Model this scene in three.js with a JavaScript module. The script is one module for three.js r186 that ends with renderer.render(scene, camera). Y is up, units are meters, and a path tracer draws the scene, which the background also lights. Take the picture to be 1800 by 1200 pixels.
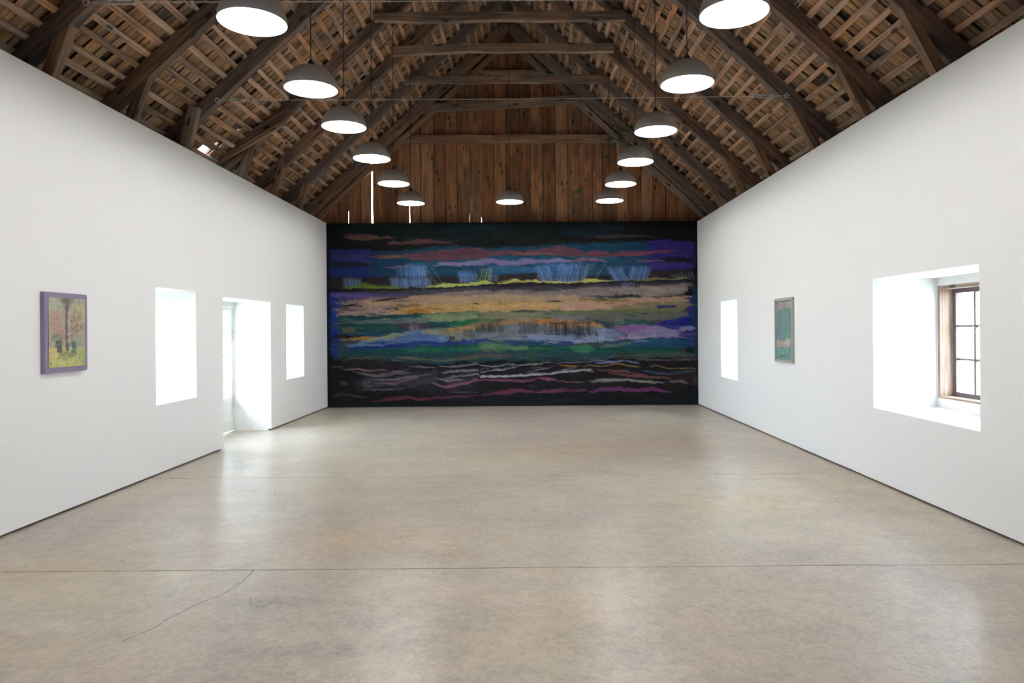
import * as THREE from 'three';
import { mergeGeometries } from 'three/addons/utils/BufferGeometryUtils.js';


// ---------------------------------------------------------------- camera, sky, exposure
const scene = new THREE.Scene();
const renderer = new THREE.WebGLRenderer({ antialias: true });
renderer.toneMapping = THREE.LinearToneMapping;
renderer.toneMappingExposure = 1.35;
renderer.shadowMap.enabled = true;
const camera = new THREE.PerspectiveCamera(53.13, 1.5, 0.1, 200);     // 24 mm lens on full frame
camera.position.set(0, 1.6, 0);
camera.rotation.set(0, 0, -0.0077);
camera.setViewOffset(1800, 1200, -22, 22, 1800, 1200);                // the lens is shifted a little
scene.background = new THREE.Color().setRGB(0.71, 0.855, 1.0);         // even overcast sky
scene.backgroundIntensity = 24;
const LAMP_POWER = 1.72, LAMP_COLOR = new THREE.Color().setRGB(1.0, 0.985, 0.96);


// ---------------------------------------------------------------- helpers
function rng(seed) { let s = seed >>> 0; return () => { s = (s + 0x6d2b79f5) | 0; let t = Math.imul(s ^ (s >>> 15), 1 | s); t = (t + Math.imul(t ^ (t >>> 7), 61 | t)) ^ t; return ((t ^ (t >>> 14)) >>> 0) / 4294967296; }; }
const R = rng(12345), rr = (a, b) => a + (b - a) * R();
const hash = (x, y) => { let h = Math.imul(x | 0, 374761393) + Math.imul(y | 0, 668265263); h = Math.imul(h ^ (h >>> 13), 1274126177); return ((h ^ (h >>> 16)) >>> 0) / 4294967296; };
function vn(x, y) { const i = Math.floor(x), j = Math.floor(y), u = x - i, v = y - j, a = u * u * (3 - 2 * u), b = v * v * (3 - 2 * v); const p = hash(i, j), q = hash(i + 1, j), r = hash(i, j + 1), s = hash(i + 1, j + 1); return p + (q - p) * a + (r - p) * b + (p - q - r + s) * a * b; }
const fbm = (x, y, n = 3) => { let s = 0, a = 0.5, t = 0; for (let k = 0; k < n; k++) { s += a * vn(x, y); t += a; a *= 0.5; x = x * 2.03 + 17.1; y = y * 2.03 + 5.7; } return s / t; };
const clamp = (x, a = 0, b = 1) => Math.min(b, Math.max(a, x)), mix = (a, b, t) => a + (b - a) * t;
const smooth = (a, b, x) => { const t = clamp((x - a) / (b - a)); return t * t * (3 - 2 * t); };
const used = new Set();
function numbered(n) { if (!used.has(n)) { used.add(n); return n; } for (let k = 1; ; k++) { const m = n + '_' + String(k).padStart(3, '0'); if (!used.has(m)) { used.add(m); return m; } } }
function shadows(o) { o.traverse((c) => { if (c.isMesh) { c.castShadow = true; c.receiveShadow = true; } }); }
function mesh(name, geo, mat, parent) { const m = new THREE.Mesh(geo, mat); m.name = parent ? name : numbered(name); (parent || scene).add(m); return m; }
function thing(name, label, category, pos = [0, 0, 0], group) { const g = new THREE.Group(); g.name = numbered(name); g.position.set(...pos); g.userData = { label, category }; if (group) g.userData.group = group; scene.add(g); return g; }
function structure(o, label, category) { o.userData.kind = 'structure'; o.userData.label = label; o.userData.category = category; return o; }
function structGroup(name, label, category) { const g = new THREE.Group(); g.name = numbered(name); scene.add(g); return structure(g, label, category); }
const box = (x0, x1, y0, y1, z0, z1) => { const g = new THREE.BoxGeometry(Math.abs(x1 - x0), Math.abs(y1 - y0), Math.abs(z1 - z0)); g.translate((x0 + x1) / 2, (y0 + y1) / 2, (z0 + z1) / 2); return g; };
// a sawn piece along +x: length L, height H (y), depth D (z), centred; uv in metres along the grain; hewn edges wobble
function plank(L, H, D, { seg = 1, wob = 0, bend = 0, seed = 1, su = 0.4, sv = 2.2, taper = 0 } = {}) {
  const g = new THREE.BoxGeometry(L, H, D, seg, 1, 1), p = g.attributes.position, n = g.attributes.normal, uv = g.attributes.uv, r = rng(seed), ou = r(), ov = r(), f = seed % 97;
  for (let i = 0; i < p.count; i++) {
    const x = p.getX(i), y = p.getY(i), z = p.getZ(i), nx = Math.abs(n.getX(i)), ny = Math.abs(n.getY(i));
    if (nx > 0.5) uv.setXY(i, ou + y / su, ov + z / sv); else uv.setXY(i, ou + (ny > 0.5 ? z : y + D) / su, ov + x / sv);
    const k = taper ? 1 - taper * (x / L + 0.5) : 1;
    const b = bend * Math.sin((x / L + 0.5) * Math.PI);
    p.setXYZ(i, x, y * k + b + wob * (vn(x * 1.7 + f, y > 0 ? 3.3 : 9.1) - 0.5), z + wob * 0.8 * (vn(x * 1.3 + f, z > 0 ? 23.3 : 31.1) - 0.5));
  }
  if (wob || bend) g.computeVertexNormals();
  return g;
}
const place = (g, x, y, z, rz = 0) => { g.rotateZ(rz); g.translate(x, y, z); return g; };
const bar = (x0, y0, x1, y1, z0, H, D, o) => place(plank(Math.hypot(x1 - x0, y1 - y0), H, D, o), (x0 + x1) / 2, (y0 + y1) / 2, z0, Math.atan2(y1 - y0, x1 - x0));
function tube(points, r, seg = 8, n = 24) { return new THREE.TubeGeometry(new THREE.CatmullRomCurve3(points.map((p) => new THREE.Vector3(...p))), n, r, seg, false); }
function dataTexture(w, h, fn, { srgb = true, repeat = true } = {}) {
  const d = new Uint8Array(w * h * 4), c = [0, 0, 0];
  for (let y = 0, o = 0; y < h; y++) for (let x = 0; x < w; x++, o += 4) { fn(x, y, c); d[o] = clamp(c[0], 0, 255); d[o + 1] = clamp(c[1], 0, 255); d[o + 2] = clamp(c[2], 0, 255); d[o + 3] = 255; }
  const t = new THREE.DataTexture(d, w, h); t.magFilter = THREE.LinearFilter; t.minFilter = THREE.LinearFilter; if (repeat) t.wrapS = t.wrapT = THREE.RepeatWrapping; if (srgb) t.colorSpace = THREE.SRGBColorSpace; t.needsUpdate = true; return t;
}
const rgb = (r, g, b) => new THREE.Color().setRGB(r, g, b);
const std = (color, o = {}) => new THREE.MeshStandardMaterial({ color, roughness: 0.85, ...o });

// ---------------------------------------------------------------- wood
// grain runs along v; tint is left to the material colour
function woodTexture(w, h, seed, { knots = 5, contrast = 0.32, weather = 0.25 } = {}) {
  const r = rng(seed), ks = [];
  for (let k = 0; k < knots; k++) ks.push([r() * w, r() * h, (4 + 5 * r()) * w / 128, r()]);
  const tile = (x, y, sx, sy, o) => { const a = x / w, b = y / h; const f = (x, y) => vn(x * sx / w + o, y * sy / h + o * 1.7); const wa = smooth(0.85, 1, a), wb = smooth(0.9, 1, b); const p = mix(f(x, y), f(x - w, y), wa), q = mix(f(x, y - h), f(x - w, y - h), wa); return mix(p, q, wb); };
  return dataTexture(w, h, (x, y, c) => {
    let dx = 0, dark = 0;
    for (const [kx, ky, kr] of ks) { let ex = x - kx, ey = y - ky; if (ex > w / 2) ex -= w; if (ex < -w / 2) ex += w; if (ey > h / 2) ey -= h; if (ey < -h / 2) ey += h; const d = Math.hypot(ex, ey * 0.45) / kr; if (d < 4) { dx += Math.sign(ex) * kr * 0.8 * Math.exp(-d * d * 0.35); dark = Math.max(dark, smooth(1.1, 0.55, d)); } }
    const g1 = tile(x + dx, y, 22, 5, seed), g2 = tile(x + dx, y, 70, 9, seed + 3), g3 = tile(x, y, 5, 7, seed + 9), g4 = tile(x + dx, y, w / 2, 40, seed + 5);
    const split = smooth(0.86, 0.95, tile(x, y, 34, 3, seed + 21));
    let v = 1 - contrast * (0.5 * g1 + 0.3 * g2 + 0.25 * g4) + 0.12 - 0.42 * dark - 0.3 * split;
    const wgt = weather * (g3 - 0.45);
    c[0] = 235 * (v - wgt * 0.9); c[1] = 232 * (v - wgt * 0.6 - 0.04 * g1); c[2] = 228 * (v - wgt * 0.35 - 0.09 * g1);
  });
}
const WOOD_A = woodTexture(256, 1024, 11, { knots: 3, contrast: 0.42 }), WOOD_B = woodTexture(256, 1024, 47, { knots: 4, contrast: 0.5, weather: 0.45 }), WOOD_C = woodTexture(256, 512, 83, { knots: 2, contrast: 0.5, weather: 0.5 });
const wood = (r, g, b, map, o = {}) => new THREE.MeshStandardMaterial({ color: rgb(r, g, b), map, bumpMap: map, bumpScale: 0.004, roughness: 0.88, ...o });
const M = {
  white: std(rgb(0.825, 0.83, 0.83), { roughness: 0.92 }),
  reveal: std(rgb(0.85, 0.85, 0.845), { roughness: 0.92 }),
  door: std(rgb(0.78, 0.79, 0.77), { roughness: 0.55 }),
  backing: std(rgb(0.05, 0.045, 0.045)),
  plinth: std(rgb(0.42, 0.4, 0.37)),
  dark: std(rgb(0.012, 0.013, 0.016), { roughness: 0.9 }),
  glass: new THREE.MeshPhysicalMaterial({ color: 0xffffff, transmission: 1, thickness: 0, roughness: 0.02, ior: 1.45 }),
  frameWood: wood(0.46, 0.34, 0.28, WOOD_A),
  sash: std(rgb(0.15, 0.12, 0.125), { roughness: 0.6 }),
  sashWhite: std(rgb(0.75, 0.75, 0.73), { roughness: 0.6 }),
  rafters: [wood(0.27, 0.195, 0.16, WOOD_B), wood(0.3, 0.2, 0.15, WOOD_B), wood(0.25, 0.195, 0.17, WOOD_A)],
  tie: [wood(0.4, 0.285, 0.215, WOOD_A), wood(0.36, 0.265, 0.205, WOOD_B)],
  strut: wood(0.4, 0.255, 0.17, WOOD_A), struts: [wood(0.38, 0.25, 0.17, WOOD_A), wood(0.34, 0.225, 0.16, WOOD_B)],
  greyWood: wood(0.4, 0.33, 0.28, WOOD_B),
  battens: [wood(0.74, 0.475, 0.325, WOOD_A), wood(0.64, 0.42, 0.295, WOOD_B), wood(0.7, 0.51, 0.385, WOOD_A), wood(0.66, 0.4, 0.24, WOOD_B)],
  shingles: [wood(0.66, 0.4, 0.235, WOOD_C), wood(0.74, 0.45, 0.22, WOOD_C), wood(0.52, 0.325, 0.205, WOOD_C), wood(0.68, 0.5, 0.355, WOOD_C), wood(0.3, 0.2, 0.145, WOOD_C)],
  deck: wood(0.15, 0.105, 0.075, WOOD_C),
  boards: [wood(0.5, 0.235, 0.115, WOOD_A), wood(0.36, 0.165, 0.08, WOOD_B), wood(0.5, 0.245, 0.125, WOOD_B), wood(0.4, 0.175, 0.085, WOOD_A), wood(0.56, 0.3, 0.16, WOOD_A)],
  steel: new THREE.MeshStandardMaterial({ color: rgb(0.62, 0.61, 0.6), metalness: 0.6, roughness: 0.5 }),
  alu: new THREE.MeshPhysicalMaterial({ color: rgb(0.5, 0.5, 0.505), metalness: 0.6, roughness: 0.4 }),
  shadeInside: std(rgb(0.88, 0.88, 0.87), { roughness: 0.7 }),
  black: std(rgb(0.015, 0.015, 0.016), { roughness: 0.6 }),
  bulb: new THREE.MeshStandardMaterial({ color: 0xffffff, emissive: LAMP_COLOR, emissiveIntensity: 12 }),
  leaf: [std(rgb(0.03, 0.085, 0.025), { roughness: 0.6, side: THREE.DoubleSide }), std(rgb(0.045, 0.11, 0.035), { roughness: 0.6, side: THREE.DoubleSide })],
  stem: std(rgb(0.09, 0.065, 0.04)),
};

// ---------------------------------------------------------------- sizes (metres; Z is the distance in front of the camera)
const XL = -4.1, XR = 3.6, ZB = 14.17, ZF = -2.2, HL = 3.83, HR = 3.8, LEAF = 0.05, DEEP = 0.66, OUT = 0.36;
const XA = -0.28, YA = 7.77, SLOPE = 42.8 * Math.PI / 180, CS = Math.cos(SLOPE), SN = Math.sin(SLOPE), TN = Math.tan(SLOPE);
const roofY = (x, n = 0) => YA + n / CS - TN * Math.abs(x - XA);

// ---------------------------------------------------------------- outside ground
structure(mesh('ground', box(-40, 40, -0.4, -0.16, -50, 30), std(rgb(0.34, 0.34, 0.28))), 'pale open ground outside the barn', 'ground');

// ---------------------------------------------------------------- floor: four cast concrete slabs
{
  const cracks = [
    [[-1.83, 4.59], [-1.82, 4.36], [-1.84, 4.19], [-1.96, 3.94], [-2.0, 3.8], [-2.02, 3.69], [-2.09, 3.53]],
    [[-1.72, 7.3], [-1.74, 7.04], [-1.7, 6.72]], [[-1.51, 8.09], [-1.53, 7.86], [-1.55, 7.62]],
    [[1.03, 8.42], [0.94, 8.06], [0.97, 7.83], [0.83, 7.44]], [[0.6, 4.1], [0.68, 4.05]], [[-1.68, 4.14], [-1.62, 4.0]],
  ];
  const segs = cracks.flatMap((c, k) => c.slice(1).map((p, i) => [...c[i], ...p, k]));
  // matter on the concrete: grey cement patches, brown rust-like stains, pale spots (x, Z, radius x, radius Z, r, g, b)
  const marks = [
    [-1.35, 4.03, 0.34, 0.08, -0.09, -0.08, -0.06], [-1.55, 3.98, 0.1, 0.14, -0.07, -0.06, -0.05], [-1.0, 3.42, 0.5, 0.1, -0.1, -0.09, -0.07], [-0.7, 3.2, 0.4, 0.12, -0.08, -0.075, -0.06],
    [0.5, 3.4, 0.25, 0.5, -0.09, -0.08, -0.06], [0.75, 5.6, 0.6, 0.6, -0.03, -0.02, 0.0], [-0.6, 3.6, 0.5, 0.2, -0.04, -0.03, -0.01], [-2.55, 3.7, 0.3, 0.09, 0.06, 0.07, 0.08], [0.4, 4.2, 0.3, 0.2, 0.04, 0.04, 0.04],
    [2.1, 6.2, 0.9, 0.5, -0.01, -0.04, -0.07], [0.65, 9.0, 1.2, 0.9, 0.0, -0.03, -0.07], [-1.3, 5.2, 0.7, 0.45, 0.02, -0.02, -0.06], [-0.5, 4.85, 0.16, 0.08, -0.02, -0.05, -0.08], [2.5, 9.4, 0.9, 0.8, -0.01, -0.03, -0.05],
    [-3.3, 4.6, 0.7, 0.6, -0.02, -0.05, -0.07], [3.2, 7.2, 0.4, 1.4, -0.04, -0.06, -0.08], [-2.9, 3.4, 0.8, 0.4, -0.01, -0.04, -0.07], [0.1, 3.7, 0.8, 0.4, 0.01, -0.01, -0.03], [-1.0, 7.7, 1.4, 0.5, 0.03, 0.03, 0.02], [1.4, 4.9, 0.8, 0.5, -0.02, -0.01, 0.01],
  ];
  function paint(x0, x1, z0, z1, w, h) {
    // broad tones on a coarse grid, then grit, specks and cracks pixel by pixel
    const cw = w / 4 + 2, ch = h / 4 + 2, low = new Float32Array(cw * ch * 3);
    for (let j = 0; j < ch; j++) {
      const z = mix(z0, z1, (4 * j + 0.5) / h), near = marks.filter((m) => Math.abs(z - m[1]) < m[3] * 1.75);
      for (let i = 0; i < cw; i++) {
        const x = mix(x0, x1, (4 * i + 0.5) / w), big = fbm(x * 0.7 + 3, z * 0.7 + 8, 3) - 0.5, mid = fbm(x * 3.1, z * 3.1 + 40, 3) - 0.5, trow = fbm(x * 1.2 + 60, z * 6.5, 2) - 0.5;
        const sc = fbm(x * 11, z * 14 + 90, 2) - 0.5; let r = 0.45 + 0.11 * big + 0.12 * mid + 0.09 * sc + 0.05 * trow, g = r * (0.885 - 0.04 * mid + 0.03 * big), b = r * (0.735 - 0.1 * big - 0.07 * mid);
        for (const [mx, mz, rx, rz, ar, ag, ab] of near) { const d = ((x - mx) / rx) ** 2 + ((z - mz) / rz) ** 2; if (d < 3) { const k = Math.exp(-d * 1.2) * clamp(0.35 + 1.5 * (fbm(x * 9, z * 9 + mx, 2) - 0.2)); r += ar * k; g += ag * k; b += ab * k; } }
        const o = (j * cw + i) * 3; low[o] = r; low[o + 1] = g; low[o + 2] = b;
      }
    }
    let row = -1, act = [];
    return dataTexture(w, h, (i, j, c) => {
      const x = mix(x0, x1, (i + 0.5) / w), z = mix(z0, z1, (j + 0.5) / h);
      if (j !== row) { row = j; act = segs.filter((q) => z > Math.min(q[1], q[3]) - 0.03 && z < Math.max(q[1], q[3]) + 0.03); }
      const u = i / 4, v = j / 4, iu = u | 0, iv = v | 0, fu = u - iu, fv = v - iv, o = (iv * cw + iu) * 3, o2 = o + cw * 3, at = (k) => (low[o + k] * (1 - fu) + low[o + 3 + k] * fu) * (1 - fv) + (low[o2 + k] * (1 - fu) + low[o2 + 3 + k] * fu) * fv;
      const f = 0.1 * (vn(x * 44, z * 44) - 0.5) + 0.12 * (hash(i, j) - 0.5), speck = hash(Math.floor(x * 130 + 2 * vn(z * 60, 3)) + 7, Math.floor(z * 130 + 2 * vn(x * 60, 8))) ;
      let r = at(0) + f, g = at(1) + f * 0.9, b = at(2) + f * 0.77;
      if (speck > 0.965) { r -= 0.07; g -= 0.065; b -= 0.055; } else if (speck < 0.015) { r += 0.05; g += 0.05; b += 0.05; }
      for (const [ax, az, bx, bz, k] of act) {
        const ex = bx - ax, ez = bz - az, wx = x + 0.02 * (vn(z * 14, 5 + k) - 0.5) - ax, wz = z + 0.015 * (vn(x * 20, 9 + k) - 0.5) - az, t = clamp((wx * ex + wz * ez) / (ex * ex + ez * ez)), d = Math.hypot(wx - t * ex, wz - t * ez);
        if (d < 0.006) { const s = smooth(0.006, 0.002, d) * (k === 0 ? 0.65 : 0.4); r *= 1 - s; g *= 1 - s; b *= 1 - s * 0.95; }
      }
      if (z > 5.06 && z < 5.16 && x > -0.25 && x < -0.1 && Math.abs(z - 5.115 - (x + 0.17) * -0.25) < 0.012) { r += 0.09; b -= 0.1; }
      c[0] = 255 * Math.pow(clamp(r), 1 / 2.2); c[1] = 255 * Math.pow(clamp(g), 1 / 2.2); c[2] = 255 * Math.pow(clamp(b), 1 / 2.2);
    }, { repeat: false });
  }
  const bump = dataTexture(512, 512, (i, j, c) => { const f = (a, b) => 0.6 * vn(a / 7, b / 7) + 0.4 * vn(a / 2.6 + 50, b / 2.6), wx = smooth(440, 512, i), wy = smooth(440, 512, j); c[0] = c[1] = c[2] = 255 * mix(mix(f(i, j), f(i - 512, j), wx), mix(f(i, j - 512), f(i - 512, j - 512), wx), wy); }, { srgb: false });
  const rough = dataTexture(512, 512, (i, j, c) => { const f = (a, b) => 0.88 * fbm(a / 70, b / 70 + 7, 3) + 0.12 * vn(a / 3, b / 9 + 30), wx = smooth(400, 512, i), wy = smooth(400, 512, j), v = mix(mix(f(i, j), f(i - 512, j), wx), mix(f(i, j - 512), f(i - 512, j - 512), wx), wy); c[0] = c[1] = c[2] = 255 * clamp(0.288 + 0.1 * (v - 0.1), 0.288, 1); }, { srgb: false });
  const fl = structGroup('floor', 'worn beige concrete floor with joints and fine cracks', 'floor');
  const zs = [ZF, 1.76, 4.575, 7.44, ZB + 0.6];
  for (let k = 0; k < 4; k++) {
    const z0 = zs[k] + (k ? 0.003 : 0), z1 = zs[k + 1] - (k < 3 ? 0.003 : 0), x0 = XL - 0.75, x1 = XR + 0.75;
    // the edges of the slabs are ragged, so the joint between them wanders as in the worn floor
    const n = 140, pos = [], uv = [], idx = [], jag = (x, q) => 0.006 * (vn(x * 7 + q * 31, q) - 0.5) + (hash(Math.floor(x * 9), q) > 0.9 ? 0.004 : 0);
    const edge = (z, q, x) => (q === 0 || q === 4 ? z : z + 0.012 * (vn(x * 1.5, q * 5) - 0.5));
    for (let i = 0; i <= n; i++) {
      const x = mix(x0, x1, i / n), a = edge(z0, k, x) + (k ? Math.abs(jag(x, k)) : 0), b = edge(z1, k + 1, x) - (k < 3 ? Math.abs(jag(x, k + 9)) : 0);
      for (const [y, z] of [[-0.14, a], [0, a], [0, b], [-0.14, b]]) { pos.push(x, y, -z); uv.push((x - x0) / (x1 - x0), (z - z0) / (z1 - z0)); }
      if (i) { const o = (i - 1) * 4, p = i * 4; for (let e = 0; e < 3; e++) idx.push(o + e, p + e, p + e + 1, o + e, p + e + 1, o + e + 1); }
    }
    let g = new THREE.BufferGeometry(); g.setAttribute('position', new THREE.Float32BufferAttribute(pos, 3)); g.setAttribute('uv', new THREE.Float32BufferAttribute(uv, 2)); g.setIndex(idx);
    g = g.toNonIndexed(); g.computeVertexNormals();
    const far = k === 3, map = k === 0 ? paint(x0, x1, z0, z1, 512, 256) : paint(x0, x1, z0, z1, 2048, 1024);
    const bm = bump.clone(), rm = rough.clone(); bm.needsUpdate = rm.needsUpdate = true; bm.repeat.set((x1 - x0) / 1.3, (z1 - z0) / 1.3); rm.repeat.set((x1 - x0) / 2.1, (z1 - z0) / 2.1);
    mesh('slab', g, new THREE.MeshStandardMaterial({ map, roughness: 1, roughnessMap: rm, bumpMap: bm, bumpScale: 0.0008 }), fl);
  }
  mesh('bed', box(XL - 0.7, XR + 0.7, -0.17, -0.05, -ZB, -ZF), M.dark, fl);
}

// ---------------------------------------------------------------- side walls with deep openings
const OPEN = {   // near Z, far Z, sill, head, and the smaller opening of the outer wall
  left: [
    { z0: 7.59, z1: 8.52, y0: 0.78, y1: 2.1, a0: 7.64, a1: 8.47, b0: 0.88, b1: 2.0 },
    { z0: 9.28, z1: 11.02, y0: 0, y1: 2.065, a0: 9.28, a1: 11.02, b0: 0, b1: 2.03, door: true },
    { z0: 11.75, z1: 12.68, y0: 0.76, y1: 2.06, a0: 11.8, a1: 12.63, b0: 0.86, b1: 1.98 },
  ],
  right: [
    { z0: 5.4, z1: 7.05, y0: 0.76, y1: 2.09, a0: 5.76, a1: 7.04, b0: 0.86, b1: 2.01 },
    { z0: 11.55, z1: 12.51, y0: 0.7, y1: 2.075, a0: 11.6, a1: 12.46, b0: 0.84, b1: 1.99 },
  ],
};
function pierced(z0, z1, y0, y1, holes, depth, x) {         // a wall in a plane of constant x, its inner face at x, going outwards in -x
  const s = new THREE.Shape();
  const cut = holes.filter((h) => h[2] <= y0 + 1e-6), rest = holes.filter((h) => h[2] > y0 + 1e-6);
  s.moveTo(-z1, y0); for (const [a, b, , d] of cut.sort((p, q) => q[1] - p[1])) { s.lineTo(-b, y0); s.lineTo(-b, d); s.lineTo(-a, d); s.lineTo(-a, y0); }
  s.lineTo(-z0, y0); s.lineTo(-z0, y1); s.lineTo(-z1, y1);
  for (const [a, b, c, d] of rest) { const h = new THREE.Path(); h.moveTo(-b, c); h.lineTo(-b, d); h.lineTo(-a, d); h.lineTo(-a, c); s.holes.push(h); }
  const g = new THREE.ExtrudeGeometry(s, { depth, bevelEnabled: false }); g.rotateY(-Math.PI / 2); g.translate(x, 0, 0); return g;
}
const OUTER = wood(0.2, 0.15, 0.11, WOOD_B);
let windowCount = 0;
for (const side of ['left', 'right']) {
  const L = side === 'left', sg = L ? -1 : 1, xi = L ? XL : XR, top = L ? HL : HR, xo = xi + sg * DEEP, op = OPEN[side];
  const wall = structGroup('wall_' + side, L ? 'long white plaster wall on the side of the glazed door' : 'long white plaster wall on the side of the large window', 'wall');
  const gap = 0.02;
  mesh('plaster_leaf', pierced(ZF, ZB, gap, top, op.map((o) => [o.z0, o.z1, o.door ? gap : o.y0, o.y1]), LEAF, L ? xi : xi + LEAF), M.white, wall);
  for (const o of op) {                                      // white linings of the openings
    const t = 0.03, x0 = xi + sg * LEAF, x1 = xo, lin = [];
    lin.push(box(x0, x1, o.y1, o.y1 + t, -o.z0 + t, -o.z1 - t), box(x0, x1, o.y0 - (o.door ? 0 : t), o.y1, -o.z0, -o.z0 + t), box(x0, x1, o.y0 - (o.door ? 0 : t), o.y1, -o.z1, -o.z1 - t));
    if (!o.door) lin.push(box(x0, x1, o.y0 - t, o.y0, -o.z0, -o.z1));
    mesh('reveal', mergeGeometries(lin), M.reveal, wall);
  }
  // the plaster stops above the floor; a plain plinth stands well back in the gap
  const bb = structGroup('baseboard_' + side, L ? 'plinth set back in the gap under the wall with the door' : 'plinth set back in the gap under the wall with the large window', 'baseboard');
  const cuts = L ? [[ZF, 9.28], [11.02, ZB]] : [[ZF, ZB]];
  for (const [a, b] of cuts) mesh('plinth', box(xi + sg * 0.13, xi + sg * 0.16, 0.0, 0.3, -a - 0.04, -b + 0.04), M.plinth, bb);
  // outer masonry wall
  structure(mesh('wall_outer_' + side, pierced(ZF - 0.4, ZB + 0.9, -0.3, 3.62, op.map((o) => [o.a0, o.a1, o.door ? -0.3 : o.b0, o.b1]), OUT, L ? xo : xo + OUT), M.reveal), L ? 'outer masonry wall behind the plaster wall with the door' : 'outer masonry wall behind the plaster wall with the large window', 'wall');
  for (const o of op) {
    if (o.door) continue;
    windowCount++;
    const big = !L && o.z0 > 5 && o.z0 < 6, labels = { left: ['tall narrow window niche nearest the green tree painting', '', 'narrow window niche between glazed door and dark mural'], right: ['brown framed window with small panes in the wide niche', 'narrow window niche between teal painting and dark mural'] };
    const w = structGroup('window_' + windowCount, labels[side][op.indexOf(o)], 'window');
    const xs = xo + sg * 0.16, t = 0.035, fm = M.frameWood;
    // wooden lining boards of the outer opening
    mesh('jamb', plankBox(xo + sg * 0.002, xs + sg * 0.02, o.b0, o.b1, -o.a1, -o.a1 + t), fm, w); mesh('jamb', plankBox(xo + sg * 0.002, xs + sg * 0.02, o.b0, o.b1, -o.a0, -o.a0 - t), fm, w);
    mesh('head', plankBox(xo + sg * 0.002, xs + sg * 0.02, o.b1 - t, o.b1, -o.a1 + t, -o.a0 - t), fm, w); mesh('sill', plankBox(xo + sg * 0.002, xs + sg * 0.02, o.b0, o.b0 + t * 0.6, -o.a1 + t, -o.a0 - t), fm, w);
    // sash with glazing bars
    const za = o.a0 + t, zb = o.a1 - t, ya = o.b0 + t * 0.6, yb = o.b1 - t, st = 0.042, cols = Math.max(2, Math.round((zb - za - st) / 0.3)), rows = 3;
    const sash = mesh('sash', mergeGeometries([box(xs - 0.02, xs + 0.02, ya, yb, -za, -za - st), box(xs - 0.02, xs + 0.02, ya, yb, -zb, -zb + st), box(xs - 0.02, xs + 0.02, ya, ya + st, -za - st, -zb + st), box(xs - 0.02, xs + 0.02, yb - st, yb, -za - st, -zb + st)]), M.sash, w);
    const pw = (zb - za - 2 * st) / cols, ph = (yb - ya - 2 * st) / rows;
    for (let c = 1; c < cols; c++) mesh('glazing_bar', box(xs - 0.014, xs + 0.014, ya + st, yb - st, -(za + st + c * pw) - 0.013, -(za + st + c * pw) + 0.013), M.sash, sash);
    for (let k = 1; k < rows; k++) { const y = ya + st + k * ph; mesh('glazing_bar', box(xs - 0.012, xs + 0.012, y - 0.01, y + 0.01, -za - st, -zb + st), M.sash, sash); }
    for (let c = 0; c < cols; c++) for (let k = 0; k < rows; k++) { const z = -(za + st + (c + 0.5) * pw), y = ya + st + (k + 0.5) * ph; mesh('pane', box(xs - 0.0015, xs + 0.0015, y - ph / 2 + 0.01, y + ph / 2 - 0.01, z - pw / 2 + 0.013, z + pw / 2 - 0.013), M.glass, w); }
    if (big) for (const y of [ya + st + ph, ya + st + 2 * ph]) for (const c of [3]) { const z = -(za + st + c * pw); const d = new THREE.SphereGeometry(0.02, 10, 6); d.scale(0.7, 1, 1); d.translate(xs - sg * 0.01, y, z); mesh('lead_joint', d, M.sash, sash); }
  }
}
function plankBox(x0, x1, y0, y1, z0, z1) {                  // box whose wood grain runs along its longest edge
  const g = box(x0, x1, y0, y1, z0, z1), s = [Math.abs(x1 - x0), Math.abs(y1 - y0), Math.abs(z1 - z0)], long = s.indexOf(Math.max(...s)), p = g.attributes.position, n = g.attributes.normal, uv = g.attributes.uv, o = Math.abs(x0 * 3.7 + y0 * 1.3 + z0 * 2.1);
  for (let i = 0; i < p.count; i++) { const q = [p.getX(i), p.getY(i), p.getZ(i)], m = [n.getX(i), n.getY(i), n.getZ(i)].map(Math.abs), a = m.indexOf(Math.max(...m)), rest = [0, 1, 2].filter((k) => k !== a), v = rest.includes(long) ? long : rest[1], u = rest.find((k) => k !== v); uv.setXY(i, q[u] / 0.4 + o, q[v] / 2.2 + o * 0.7); }
  return g;
}
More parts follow.
